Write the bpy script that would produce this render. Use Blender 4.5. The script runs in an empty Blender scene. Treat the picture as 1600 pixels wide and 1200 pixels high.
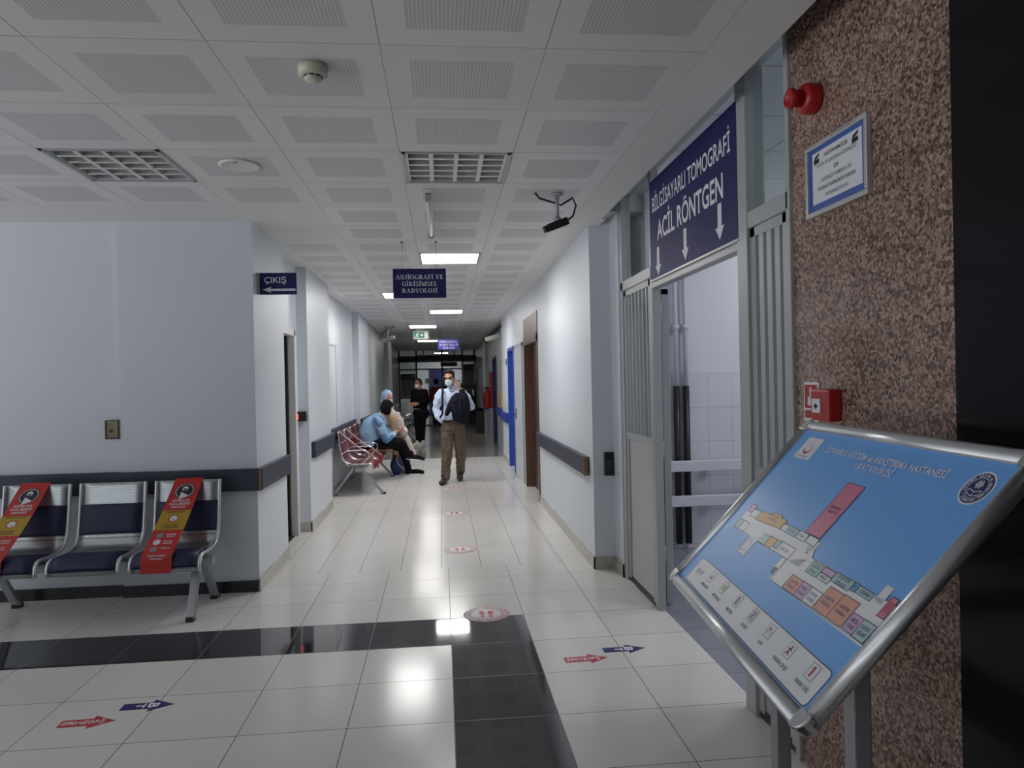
import bpy, bmesh, math, random
from mathutils import Vector, Matrix
random.seed(7)
S = bpy.context.scene
COL = S.collection
V = Vector

# ------------------------------------------------------------------ camera
cam_data = bpy.data.cameras.new('camera')
cam_data.sensor_fit = 'HORIZONTAL'
cam_data.sensor_width = 36.0
cam_data.lens = 36.0 * 1130.0 / 1600.0
cam_data.clip_end = 200
camera = bpy.data.objects.new('camera', cam_data)
COL.objects.link(camera)
_r = V((0.99504, -0.0968, -0.0214)); _f = V((0.0969, 0.9953, -0.0047)); _f.normalize()
_u = V((0.02149, 0.0026, 0.99977)); _u = (_u - _f * _u.dot(_f)).normalized(); _r = _f.cross(_u)
camera.matrix_world = Matrix(((_r.x, _u.x, -_f.x, 0), (_r.y, _u.y, -_f.y, 0), (_r.z, _u.z, -_f.z, 1.55), (0, 0, 0, 1)))
S.camera = camera

# ------------------------------------------------------------------ world, light, exposure
S.view_settings.view_transform = 'Standard'
S.view_settings.look = 'None'
S.view_settings.gamma = 1.0
S.view_settings.use_curve_mapping = False
S.view_settings.exposure = 0.52
world = bpy.data.worlds.new('World'); S.world = world
world.use_nodes = True
bg = world.node_tree.nodes['Background']
bg.inputs[0].default_value = (0.92, 0.95, 1.0, 1)
_wt = world.node_tree; _tc = _wt.nodes.new('ShaderNodeTexCoord'); _sx = _wt.nodes.new('ShaderNodeSeparateXYZ'); _mr = _wt.nodes.new('ShaderNodeMapRange')
_wt.links.new(_tc.outputs['Generated'], _sx.inputs[0]); _wt.links.new(_sx.outputs[2], _mr.inputs[0])
for _i, _v in ((1, -0.12), (2, 0.02), (3, 2.0), (4, 0.15)): _mr.inputs[_i].default_value = _v      # bright lower half added to light the ceiling, pale sky above
_wt.links.new(_mr.outputs[0], bg.inputs[1])
PANEL = 23.0        # strength of the lit ceiling panels
FAR_PANEL = 15.0
ROOM_PANEL = 9.0

# ------------------------------------------------------------------ materials
def srgb(r, g, b):
    def c(x):
        x /= 255.0
        return x / 12.92 if x <= 0.04045 else ((x + 0.055) / 1.055) ** 2.4
    return (c(r), c(g), c(b), 1)

def mat(name, col, rough=0.5, metal=0.0, emit=None, noise=0.0, nscale=8.0, bump=0.0, spec=0.5):
    m = bpy.data.materials.new(name); m.use_nodes = True
    nt = m.node_tree; p = nt.nodes['Principled BSDF']
    if len(col) == 3: col = (*col, 1)
    p.inputs['Base Color'].default_value = col
    p.inputs['Roughness'].default_value = rough
    p.inputs['Metallic'].default_value = metal
    p.inputs['Specular IOR Level'].default_value = spec
    if emit:
        p.inputs['Emission Color'].default_value = (*emit[:3], 1)
        p.inputs['Emission Strength'].default_value = emit[3]
    if noise or bump:
        tc = nt.nodes.new('ShaderNodeTexCoord'); n = nt.nodes.new('ShaderNodeTexNoise')
        n.inputs['Scale'].default_value = nscale; n.inputs['Detail'].default_value = 5
        nt.links.new(tc.outputs['Object'], n.inputs['Vector'])
        if noise:
            mx = nt.nodes.new('ShaderNodeMix'); mx.data_type = 'RGBA'
            mx.inputs[6].default_value = tuple(c * (1 - noise) for c in col[:3]) + (1,)
            mx.inputs[7].default_value = tuple(min(1, c * (1 + noise)) for c in col[:3]) + (1,)
            nt.links.new(n.outputs['Fac'], mx.inputs[0]); nt.links.new(mx.outputs[2], p.inputs['Base Color'])
        if bump:
            b = nt.nodes.new('ShaderNodeBump'); b.inputs['Strength'].default_value = bump; b.inputs['Distance'].default_value = 0.01
            nt.links.new(n.outputs['Fac'], b.inputs['Height']); nt.links.new(b.outputs['Normal'], p.inputs['Normal'])
    return m

class NT:
    """small node-math helper"""
    def __init__(s, m): s.t = m.node_tree; s.p = s.t.nodes['Principled BSDF']
    def new(s, k, **kw):
        n = s.t.nodes.new(k)
        for a, b in kw.items(): setattr(n, a, b)
        return n
    def link(s, a, b): s.t.links.new(a, b)
    def put(s, v, sock):
        if isinstance(v, (int, float)): sock.default_value = v
        elif isinstance(v, tuple): sock.default_value = v if len(v) == 4 else (*v, 1)
        else: s.link(v, sock)
    def m(s, op, a, b=0.0, c=None):
        n = s.new('ShaderNodeMath', operation=op); s.put(a, n.inputs[0]); s.put(b, n.inputs[1])
        if c is not None: s.put(c, n.inputs[2])
        return n.outputs[0]
    def pos(s):
        g = s.new('ShaderNodeNewGeometry'); x = s.new('ShaderNodeSeparateXYZ'); s.link(g.outputs['Position'], x.inputs[0])
        return x.outputs[0], x.outputs[1], x.outputs[2], g.outputs['Position']
    def mix(s, f, a, b):
        n = s.new('ShaderNodeMix', data_type='RGBA'); s.put(f, n.inputs[0]); s.put(a, n.inputs[6]); s.put(b, n.inputs[7]); return n.outputs[2]
    def cell(s, x, x0, size):           # (fraction 0..1, index)
        q = s.m('DIVIDE', s.m('SUBTRACT', x, x0), size); return s.m('FRACT', q), s.m('FLOOR', q)
    def joint(s, fr, w):                # 1 on a joint of relative half width w
        return s.m('GREATER_THAN', s.m('ABSOLUTE', s.m('SUBTRACT', fr, 0.5)), 0.5 - w)
    def noise(s, vec, scale, detail=4):
        n = s.new('ShaderNodeTexNoise'); n.inputs['Scale'].default_value = scale; n.inputs['Detail'].default_value = detail
        s.link(vec, n.inputs['Vector']); return n.outputs['Fac']
    def white(s, a, b):
        c = s.new('ShaderNodeCombineXYZ'); s.put(a, c.inputs[0]); s.put(b, c.inputs[1])
        n = s.new('ShaderNodeTexWhiteNoise'); n.noise_dimensions = '2D'; s.link(c.outputs[0], n.inputs['Vector']); return n.outputs['Value']
    def bump(s, h, strength, dist=0.002):
        b = s.new('ShaderNodeBump'); b.inputs['Strength'].default_value = strength; b.inputs['Distance'].default_value = dist
        s.put(h, b.inputs['Height']); s.link(b.outputs['Normal'], s.p.inputs['Normal'])

def floor_material():
    m = mat('glazed_floor_tile', (0.6, 0.57, 0.53), 0.1); n = NT(m); x, y, z, P = n.pos()
    fx, ix = n.cell(x, 0.025, 0.482); fy, iy = n.cell(y, 4.27, 0.482)
    gx, jx = n.cell(x, -0.036, 0.335); gy, jy = n.cell(y, 6.03, 0.67)
    zone = n.m('MULTIPLY', n.m('GREATER_THAN', y, 6.03), n.m('LESS_THAN', x, 0.985))
    j1 = n.m('MAXIMUM', n.joint(fx, 0.0042), n.joint(fy, 0.0042))
    j2 = n.m('MAXIMUM', n.joint(gx, 0.0065), n.m('MULTIPLY', n.joint(gy, 0.003), 0.5))
    j = n.m('ADD', n.m('MULTIPLY', j1, n.m('SUBTRACT', 1.0, zone)), n.m('MULTIPLY', j2, zone))
    below = n.m('LESS_THAN', y, 4.752)
    row = n.m('MULTIPLY', n.m('MULTIPLY', n.m('GREATER_THAN', y, 4.27), below), n.m('LESS_THAN', x, 0.507))
    colm = n.m('MULTIPLY', n.m('MULTIPLY', n.m('GREATER_THAN', x, 0.025), n.m('LESS_THAN', x, 0.507)), below)
    band = n.m('MAXIMUM', row, colm)
    w = n.white(ix, iy)
    cream = n.mix(w, (0.71, 0.69, 0.655), (0.77, 0.75, 0.715))
    cloud = n.noise(P, 2.2, 5)
    cream = n.mix(n.m('MULTIPLY', cloud, 0.35), cream, (0.64, 0.615, 0.58))
    dark = n.mix(w, (0.020, 0.021, 0.026), (0.034, 0.035, 0.042))
    c = n.mix(band, cream, dark)
    jc = n.mix(band, (0.10, 0.095, 0.085), (0.16, 0.16, 0.16))
    c = n.mix(j, c, jc)
    n.link(c, n.p.inputs['Base Color'])
    r = n.m('ADD', n.m('MULTIPLY', j, 0.4), n.m('ADD', n.m('ADD', 0.15, n.m('MULTIPLY', band, -0.125)), n.m('MULTIPLY', n.noise(P, 5.0), 0.05)))
    n.link(r, n.p.inputs['Roughness'])
    n.link(n.m('ADD', 0.32, n.m('MULTIPLY', band, 0.18)), n.p.inputs['Specular IOR Level'])
    n.bump(n.m('ADD', n.m('MULTIPLY', n.noise(P, 3.0, 2), 0.6), n.m('MULTIPLY', j, -0.35)), 0.10, 0.002)
    return m

def tile_material(name, col, joint, x0, sx, ax, y0, sy, ay, rough=0.15, w=0.008):
    m = mat(name, col, rough); n = NT(m); p = n.pos()
    a, ia = n.cell(p[ax], x0, sx); b, ib = n.cell(p[ay], y0, sy)
    j = n.m('MAXIMUM', n.joint(a, w / sx * 0.25), n.joint(b, w / sy * 0.25))
    c = n.mix(n.white(ia, ib), tuple(v * 0.95 for v in col), col)
    n.link(n.mix(j, c, joint), n.p.inputs['Base Color']); return m

def ceiling_material():
    m = mat('metal_ceiling_tile', (0.78, 0.77, 0.76), 0.45); n = NT(m); x, y, z, P = n.pos()
    T = 0.6173
    fx, ix = n.cell(x, -0.2, T); fy, iy = n.cell(y, 3.93, T)
    j = n.m('MAXIMUM', n.joint(fx, 0.0035), n.joint(fy, 0.0035))
    dx = n.m('ABSOLUTE', n.m('SUBTRACT', fx, 0.5)); dy = n.m('ABSOLUTE', n.m('SUBTRACT', fy, 0.5))
    inner = n.m('MULTIPLY', n.m('LESS_THAN', dx, 0.335), n.m('LESS_THAN', dy, 0.30))
    s1, _ = n.cell(x, 0.0, T / 44); s2, _ = n.cell(y, 0.0, T / 44)
    dots = n.m('MULTIPLY', n.m('LESS_THAN', n.m('ABSOLUTE', n.m('SUBTRACT', s1, 0.5)), 0.27), n.m('LESS_THAN', n.m('ABSOLUTE', n.m('SUBTRACT', s2, 0.5)), 0.34))
    w = n.white(ix, iy)
    base = n.mix(w, (0.71, 0.70, 0.69), (0.77, 0.765, 0.76))
    perf = n.mix(dots, (0.66, 0.655, 0.65), (0.47, 0.47, 0.47))
    c = n.mix(inner, base, perf)
    c = n.mix(n.m('MULTIPLY', j, n.m('ADD', 0.35, n.m('MULTIPLY', w, 0.6))), c, (0.12, 0.12, 0.12))
    n.link(c, n.p.inputs['Base Color'])
    n.bump(n.m('ADD', n.m('MULTIPLY', inner, -1.0), n.m('MULTIPLY', j, -1.0)), 0.25, 0.004)
    return m

def granite_material():
    m = mat('polished_brown_granite', (0.2, 0.12, 0.09), 0.16); n = NT(m); x, y, z, P = n.pos()
    v = n.new('ShaderNodeTexVoronoi'); v.inputs['Scale'].default_value = 95; v.inputs['Randomness'].default_value = 1.0
    n.link(P, v.inputs['Vector'])
    sp = n.new('ShaderNodeSeparateColor'); n.link(v.outputs['Color'], sp.inputs[0])
    v2 = n.noise(P, 130, 6)
    k = n.m('ADD', n.m('MULTIPLY', sp.outputs[0], 0.38), n.m('MULTIPLY', v2, 0.72))
    k = n.m('ADD', k, n.m('MULTIPLY', n.m('SUBTRACT', n.noise(P, 2.5, 3), 0.5), 0.25))
    r = n.new('ShaderNodeValToRGB'); n.link(k, r.inputs[0])
    e = r.color_ramp.elements
    e[0].position = 0.25; e[0].color = (0.020, 0.014, 0.012, 1)
    e[1].position = 0.85; e[1].color = (0.56, 0.39, 0.31, 1)
    q = e.new(0.42); q.color = (0.13, 0.077, 0.06, 1)
    q = e.new(0.6); q.color = (0.30, 0.185, 0.145, 1)
    n.link(r.outputs[0], n.p.inputs['Base Color']); return m

def perforated_material(name, col, rough, metal, pitch=0.011):
    m = mat(name, col, rough, metal); n = NT(m)
    tc = n.new('ShaderNodeTexCoord'); sx = n.new('ShaderNodeSeparateXYZ'); n.link(tc.outputs['UV'], sx.inputs[0])
    a, _ = n.cell(sx.outputs[0], 0.0, pitch); 
    b, ib = n.cell(sx.outputs[1], 0.0, pitch * 0.87)
    sh = n.m('FRACT', n.m('ADD', a, n.m('MULTIPLY', ib, 0.5)))
    da = n.m('SUBTRACT', sh, 0.5); db = n.m('SUBTRACT', b, 0.5)
    d = n.m('SQRT', n.m('ADD', n.m('MULTIPLY', da, da), n.m('MULTIPLY', db, db)))
    hole = n.m('LESS_THAN', d, 0.27)
    n.link(n.mix(hole, col, tuple(v * 0.12 for v in col[:3])), n.p.inputs['Base Color'])
    n.link(n.m('MULTIPLY', n.m('SUBTRACT', 1.0, hole), metal), n.p.inputs['Metallic'])
    return m

def glass_material(name, tint=(0.9, 0.95, 0.94), refl=0.04):
    m = bpy.data.materials.new(name); m.use_nodes = True; t = m.node_tree; t.nodes.remove(t.nodes['Principled BSDF'])
    out = t.nodes['Material Output']; tr = t.nodes.new('ShaderNodeBsdfTransparent'); gl = t.nodes.new('ShaderNodeBsdfGlossy'); mx = t.nodes.new('ShaderNodeMixShader')
    tr.inputs[0].default_value = (*tint, 1); gl.inputs['Roughness'].default_value = 0.02
    lw = t.nodes.new('ShaderNodeLayerWeight'); pw = t.nodes.new('ShaderNodeMath'); pw.operation = 'POWER'; pw.inputs[1].default_value = 5.0; ad = t.nodes.new('ShaderNodeMath'); ad.operation = 'MULTIPLY_ADD'; ad.inputs[1].default_value = 0.6; ad.inputs[2].default_value = refl
    t.links.new(lw.outputs['Facing'], pw.inputs[0]); t.links.new(pw.outputs[0], ad.inputs[0]); t.links.new(ad.outputs[0], mx.inputs[0])
    t.links.new(tr.outputs[0], mx.inputs[1]); t.links.new(gl.outputs[0], mx.inputs[2]); t.links.new(mx.outputs[0], out.inputs[0])
    return m

M = dict(
    floor=floor_material(), ceil=ceiling_material(), granite=granite_material(),
    floor_far=tile_material('dimmed_terrazzo_far', (0.33, 0.325, 0.30), (0.22, 0.215, 0.2), 0, 0.5, 0, 0.1, 0.5, 1, 0.12),  # greyer floor, with the far corridor's low light also in its colour
    floor_room=tile_material('blue_grey_floor_tile', (0.25, 0.275, 0.32), (0.12, 0.12, 0.14), 1.45, 0.34, 0, 3.3, 0.34, 1, 0.25, 0.012),
    wall_tile=tile_material('white_wall_tile', (0.66, 0.67, 0.72), (0.36, 0.37, 0.42), 2.415, 0.224, 0, 1.581, 0.31, 2, 0.1, 0.008),
    wall=mat('blue_white_wall_paint', (0.66, 0.695, 0.75), 0.42, noise=0.025, nscale=2.0),
    wall_lobby=mat('shaded_wall_paint', (0.50, 0.535, 0.57), 0.45, noise=0.02, nscale=1.5),  # same wall paint with the lobby's shade in its colour; unused
    wall_room=mat('room_wall_paint', (0.66, 0.67, 0.72), 0.4, noise=0.02, nscale=3.0),
    wall_far=mat('dimmed_far_wall_paint', (0.40, 0.43, 0.44), 0.4, noise=0.04, nscale=2.0),  # wall paint darkened: the dim light of the far corridor is in the colour
    plaster=mat('white_plaster', (0.74, 0.73, 0.72), 0.6, noise=0.02, nscale=3.0),
    skirt=mat('marble_skirting', (0.46, 0.44, 0.40), 0.25, noise=0.25, nscale=14.0),
    skirt_dark=mat('black_skirting', (0.012, 0.012, 0.016), 0.3),
    guard=mat('slate_blue_wall_guard', (0.028, 0.035, 0.060), 0.45),
    guard_blue=mat('bright_blue_wall_guard', (0.02, 0.045, 0.30), 0.45),
    wood_edge=mat('raw_wood_edge', (0.22, 0.13, 0.07), 0.7, noise=0.3, nscale=30),
    black=mat('black_plastic', (0.012, 0.012, 0.013), 0.4), gloss_black=mat('gloss_black_panel', (0.006, 0.006, 0.008), 0.12, spec=0.2),
    dark=mat('dark_grey', (0.03, 0.03, 0.033), 0.5), void=mat('painted_dark_room', (0.01, 0.01, 0.012), 0.8),
    white=mat('white_plastic', (0.72, 0.72, 0.68), 0.4), cream=mat('cream_plastic', (0.62, 0.60, 0.48), 0.4),
    paper=mat('white_paper', (0.75, 0.76, 0.78), 0.6), letter=mat('white_lettering', (0.80, 0.81, 0.84), 0.55, spec=0.2),
    sign=mat('navy_sign', (0.026, 0.026, 0.115), 0.55, spec=0.2), sign_far=mat('blue_sign', (0.05, 0.05, 0.36), 0.4),
    alu=mat('brushed_aluminium', (0.70, 0.71, 0.72), 0.30, 0.8), chrome=mat('chrome', (0.72, 0.72, 0.74), 0.14, 1.0),
    steel=mat('silver_paint', (0.36, 0.38, 0.41), 0.35, 0.55), alu_matt=mat('matt_aluminium', (0.42, 0.43, 0.44), 0.4, 0.4),
    frame=mat('grey_partition_paint', (0.40, 0.415, 0.415), 0.38, noise=0.06, nscale=6.0), frame_panel=mat('grey_steel_panel', (0.47, 0.48, 0.48), 0.35, noise=0.05, nscale=3.0),
    navy_pad=mat('navy_vinyl', (0.012, 0.016, 0.062), 0.5, bump=0.1, nscale=40),
    perf=perforated_material('perforated_silver', (0.62, 0.64, 0.66, 1), 0.28, 0.9),
    perf_red=perforated_material('perforated_burgundy', (0.17, 0.025, 0.035, 1), 0.35, 0.25), perf_navy=perforated_material('perforated_navy', (0.02, 0.025, 0.06, 1), 0.4, 0.2),
    red_pad=mat('burgundy_vinyl', (0.15, 0.018, 0.028), 0.4),
    red=mat('red_plastic', (0.42, 0.012, 0.012), 0.35), strap=mat('red_strip', (0.52, 0.022, 0.016), 0.4), strap_pale=mat('faded_pink_strip', (0.55, 0.30, 0.28), 0.45), strap_y=mat('yellow_strip', (0.46, 0.30, 0.015), 0.4),
    maroon=mat('maroon', (0.11, 0.008, 0.012), 0.5), sticker_red=mat('red_sticker', (0.50, 0.025, 0.035), 0.35), sticker_blue=mat('blue_sticker', (0.02, 0.018, 0.14), 0.35),
    brown=mat('dark_brown_door', (0.045, 0.017, 0.011), 0.35, noise=0.3, nscale=6), brown_frame=mat('brown_door_frame', (0.13, 0.065, 0.042), 0.4, noise=0.1, nscale=5),
    blue_door=mat('bright_blue_door', (0.03, 0.10, 0.42), 0.4), navy_door=mat('navy_door', (0.012, 0.018, 0.10), 0.4), door_white=mat('pale_door', (0.58, 0.62, 0.66), 0.35),
    glass=glass_material('window_glass'), glass_far=glass_material('door_glass', (0.78, 0.80, 0.78)),
    board_white=mat('glossy_whiteboard', (0.84, 0.89, 0.94), 0.12), cardboard=mat('old_socket_box', (0.30, 0.22, 0.13), 0.7, noise=0.3, nscale=25),
    map_blue=mat('map_blue', (0.18, 0.46, 0.95), 0.35, spec=0.25), pinkm=mat('map_pink', (0.72, 0.22, 0.36), 0.35, spec=0.25), orangem=mat('map_orange', (0.70, 0.44, 0.15), 0.35, spec=0.25),
    teal=mat('map_teal', (0.44, 0.66, 0.68), 0.35, spec=0.25), lilac=mat('map_lilac', (0.66, 0.42, 0.68), 0.35, spec=0.25), salmon=mat('map_salmon', (0.76, 0.36, 0.28), 0.35, spec=0.25), mapw=mat('map_white', (0.84, 0.86, 0.90), 0.35, spec=0.25),
    cyan=mat('map_cyan', (0.12, 0.48, 0.75), 0.35, spec=0.25), lime=mat('map_lime', (0.5, 0.62, 0.25), 0.35, spec=0.25), ink=mat('ink', (0.02, 0.02, 0.03), 0.4), navyink=mat('navy_ink', (0.02, 0.03, 0.16), 0.3), greyink=mat('grey_ink', (0.25, 0.27, 0.32), 0.5), frame_blue=mat('blue_border', (0.05, 0.12, 0.42), 0.4),
    lit=mat('lit_diffuser', (0.9, 0.9, 0.9), 0.5, emit=(1.0, 0.985, 0.96, PANEL)), lit_far=mat('lit_far_diffuser', (0.9, 0.9, 0.9), 0.5, emit=(1.0, 0.97, 0.92, FAR_PANEL)), lit_room=mat('lit_room_diffuser', (0.9, 0.9, 0.9), 0.5, emit=(0.93, 0.94, 1.0, ROOM_PANEL)),
    exit_green=mat('lit_exit_green', (0.0, 0.10, 0.05), 0.4, emit=(0.0, 0.42, 0.20, 0.25)), exit_white=mat('lit_exit_white', (0.5, 0.5, 0.5), 0.4, emit=(1, 1, 1, 0.3)), led_red=mat('red_display', (0.3, 0.0, 0.0), 0.4, emit=(1, 0.05, 0.04, 2.0)),
    skin=mat('skin', (0.50, 0.26, 0.18), 0.5, noise=0.06, nscale=20), hair=mat('dark_hair', (0.010, 0.007, 0.006), 0.6, bump=0.3, nscale=60, spec=0.15), hair_brown=mat('brown_hair', (0.045, 0.018, 0.012), 0.45, bump=0.3, nscale=60),
    mask=mat('pale_face_mask', (0.62, 0.74, 0.78), 0.6), mask_white=mat('white_face_mask', (0.74, 0.72, 0.66), 0.6), shirt=mat('pale_blue_shirt', (0.55, 0.65, 0.82), 0.6), khaki=mat('khaki_trousers', (0.125, 0.090, 0.064), 0.7, noise=0.1, nscale=10),
    jacket=mat('dark_navy_jacket', (0.011, 0.012, 0.022), 0.7, spec=0.15), cloth_black=mat('black_cloth', (0.007, 0.006, 0.008), 0.8, spec=0.12), shoe_dark=mat('dark_leather', (0.014, 0.010, 0.009), 0.35), shoe_white=mat('white_trainer', (0.66, 0.65, 0.60), 0.5),
    sweater=mat('light_blue_sweater', (0.25, 0.41, 0.58), 0.75, noise=0.06, nscale=14), sweater_dark=mat('mid_blue_fleece', (0.085, 0.17, 0.33), 0.75), scarf=mat('pale_blue_scarf', (0.32, 0.43, 0.66), 0.65, noise=0.1, nscale=18), coat=mat('pale_beige_coat', (0.56, 0.46, 0.42), 0.7, noise=0.08, nscale=12), tan=mat('tan_fur', (0.52, 0.34, 0.19), 0.8, noise=0.3, nscale=25, bump=0.4), jeans=mat('blue_jeans', (0.05, 0.10, 0.26), 0.7), bag=mat('blue_bag', (0.015, 0.04, 0.16), 0.5), bag_strap=mat('orange_webbing', (0.62, 0.25, 0.03), 0.5),
    pipe_white=mat('white_pipe', (0.62, 0.62, 0.66), 0.35), rail=mat('pale_rail', (0.62, 0.65, 0.69), 0.3), eye=mat('eye', (0.02, 0.015, 0.012), 0.2), poster_grey=mat('grey_poster', (0.25, 0.26, 0.27), 0.5), poster_dark=mat('dark_poster', (0.03, 0.032, 0.036), 0.5), signage_dark=mat('unlit_sign', (0.012, 0.012, 0.016), 0.4),
    poster_yellow=mat('poster_yellow', (0.6, 0.5, 0.05), 0.5), poster_orange=mat('poster_orange', (0.6, 0.12, 0.03), 0.5), poster_blue=mat('poster_blue', (0.06, 0.16, 0.4), 0.5), tube=mat('frosted_tube', (0.75, 0.74, 0.7), 0.3), louvre=mat('mirror_louvre', (0.70, 0.70, 0.69), 0.3, 0.35),
)

# ------------------------------------------------------------------ mesh building
class MB:
    def __init__(s): s.v = []; s.f = []; s.mi = []; s.sm = []; s.mats = []; s.uv = {}
    def slot(s, m):
        m = M[m] if isinstance(m, str) else m
        if m not in s.mats: s.mats.append(m)
        return s.mats.index(m)
    def add(s, vs, fs, m, smooth=False):
        b = len(s.v); k = s.slot(m); s.v += [V(p) for p in vs]
        for f in fs: s.f.append([b + i for i in f]); s.mi.append(k); s.sm.append(smooth)
        return s
    def box(s, lo, hi, m):
        x0, y0, z0 = lo; x1, y1, z1 = hi
        return s.add([(x0,y0,z0),(x1,y0,z0),(x1,y1,z0),(x0,y1,z0),(x0,y0,z1),(x1,y0,z1),(x1,y1,z1),(x0,y1,z1)],
                     [(0,3,2,1),(4,5,6,7),(0,1,5,4),(1,2,6,5),(2,3,7,6),(3,0,4,7)], m)
    def obox(s, o, a, b, c, m):          # box from corner o with edge vectors a,b,c
        o, a, b, c = V(o), V(a), V(b), V(c)
        return s.add([o, o+a, o+a+b, o+b, o+c, o+a+c, o+a+b+c, o+b+c], [(0,3,2,1),(4,5,6,7),(0,1,5,4),(1,2,6,5),(2,3,7,6),(3,0,4,7)], m)
    def bar(s, p, q, w, h, m, up=(0, 0, 1)):     # rectangular bar between two points
        p, q = V(p), V(q); d = (q - p).normalized(); x = d.cross(V(up))
        if x.length < 1e-4: x = d.cross(V((1, 0, 0)))
        x.normalize(); y = x.cross(d).normalized()
        return s.obox(p - x*w/2 - y*h/2, x*w, y*h, q - p, m)
    def tube(s, pts, r, m, n=8, closed=False):
        pts = [V(p) for p in pts]; L = len(pts); vs = []; ref = None
        rs = r if isinstance(r, (list, tuple)) else [r] * L
        for i, p in enumerate(pts):
            a = pts[(i-1) % L] if (closed or i > 0) else p; b = pts[(i+1) % L] if (closed or i < L-1) else p
            d = (b - a).normalized()
            if ref is None: ref = d.cross(V((0.31, 0.52, 0.79)))
            ref = (ref - d * ref.dot(d))
            if ref.length < 1e-5: ref = d.orthogonal()
            ref.normalize(); w = d.cross(ref)
            for k in range(n):
                t = 2*math.pi*k/n; vs.append(p + (ref*math.cos(t) + w*math.sin(t))*rs[i])
        fs = []
        for i in range(L if closed else L-1):
            j = (i+1) % L
            for k in range(n): fs.append((i*n+k, i*n+(k+1)%n, j*n+(k+1)%n, j*n+k))
        if not closed: fs += [tuple(range(n-1, -1, -1)), tuple((L-1)*n+k for k in range(n))]
        return s.add(vs, fs, m, True)
    def lathe(s, o, axis, prof, m, n=24):        # prof: [(radius, height along axis)]
        o, a = V(o), V(axis).normalized(); x = a.orthogonal().normalized(); y = a.cross(x); vs = []; fs = []
        for r, h in prof:
            for k in range(n):
                t = 2*math.pi*k/n; vs.append(o + a*h + (x*math.cos(t) + y*math.sin(t))*max(r, 1e-4))
        L = len(prof)
        for i in range(L-1):
            for k in range(n): fs.append((i*n+k, i*n+(k+1)%n, (i+1)*n+(k+1)%n, (i+1)*n+k))
        fs += [tuple(range(n-1, -1, -1)), tuple((L-1)*n+k for k in range(n))]
        return s.add(vs, fs, m, True)
    def prism(s, poly, o, ux, uy, t, m):         # 2d polygon in plane (o,ux,uy), extruded by vector t
        o, ux, uy, t = V(o), V(ux), V(uy), V(t); n = len(poly)
        b = [o + ux*p[0] + uy*p[1] for p in poly]; vs = b + [p + t for p in b]
        fs = [tuple(range(n-1, -1, -1)), tuple(range(n, 2*n))] + [(i, (i+1)%n, n+(i+1)%n, n+i) for i in range(n)]
        return s.add(vs, fs, m)
    def disc(s, c, ux, uy, r, m, n=32, ry=None, r0=0.0):
        c, ux, uy = V(c), V(ux), V(uy); ry = ry or r; vs = []
        pts = [(math.cos(2*math.pi*k/n), math.sin(2*math.pi*k/n)) for k in range(n)]
        if r0 > 0:
            vs = [c + ux*r*a + uy*ry*b for a, b in pts] + [c + ux*r0*a + uy*r0*ry/r*b for a, b in pts]
            return s.add(vs, [(k, (k+1)%n, n+(k+1)%n, n+k) for k in range(n)], m)
        return s.add([c + ux*r*a + uy*ry*b for a, b in pts], [tuple(range(n))], m)
    def text(s, body, m, fn, h, width=None, align='C', bold=0.0, thick=0.0):
        """letters of height h, mapped by fn(x, y) -> point; x centred (or left aligned) on 0"""
        vs, fs = text_geo(body, bold)
        if not vs: return s
        x0 = min(p[0] for p in vs); x1 = max(p[0] for p in vs); k = h / 0.73
        kx = k if width is None else width / (x1 - x0)
        off = (x0 + x1) / 2 if align == 'C' else (x0 if align == 'L' else x1)
        return s.add([fn((p[0]-off)*kx, p[1]*k) for p in vs], fs, m)
    def build(s, name, parent=None, bevel=0.0, loc=None, uvfn=None):
        me = bpy.data.meshes.new(name); me.from_pydata([tuple(p) for p in s.v], [], s.f)
        for m in s.mats: me.materials.append(m)
        me.polygons.foreach_set('material_index', s.mi); me.polygons.foreach_set('use_smooth', s.sm)
        if uvfn:
            uv = me.uv_layers.new(name='UVMap')
            for l in me.loops: uv.data[l.index].uv = uvfn(me.vertices[l.vertex_index].co)
        me.update()
        o = bpy.data.objects.new(name, me); COL.objects.link(o)
        if parent: o.parent = parent
        if loc: o.location = loc
        if bevel:
            b = o.modifiers.new('b', 'BEVEL'); b.width = bevel; b.segments = 2; b.limit_method = 'ANGLE'
        return o

_tc = {}
def text_geo(body, bold):
    if (body, bold) not in _tc:
        cu = bpy.data.curves.new('t', 'FONT'); cu.body = body; cu.offset = bold; cu.resolution_u = 3
        ob = bpy.data.objects.new('t', cu); me = ob.to_mesh()
        _tc[(body, bold)] = ([(v.co.x, v.co.y) for v in me.vertices], [tuple(p.vertices) for p in me.polygons])
        ob.to_mesh_clear(); bpy.data.objects.remove(ob); bpy.data.curves.remove(cu)
    return _tc[(body, bold)]

def plane_fn(o, ux, uy, off=(0, 0, 0)):
    o, ux, uy = V(o) + V(off), V(ux), V(uy)
    return lambda x, y: o + ux*x + uy*y

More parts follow.
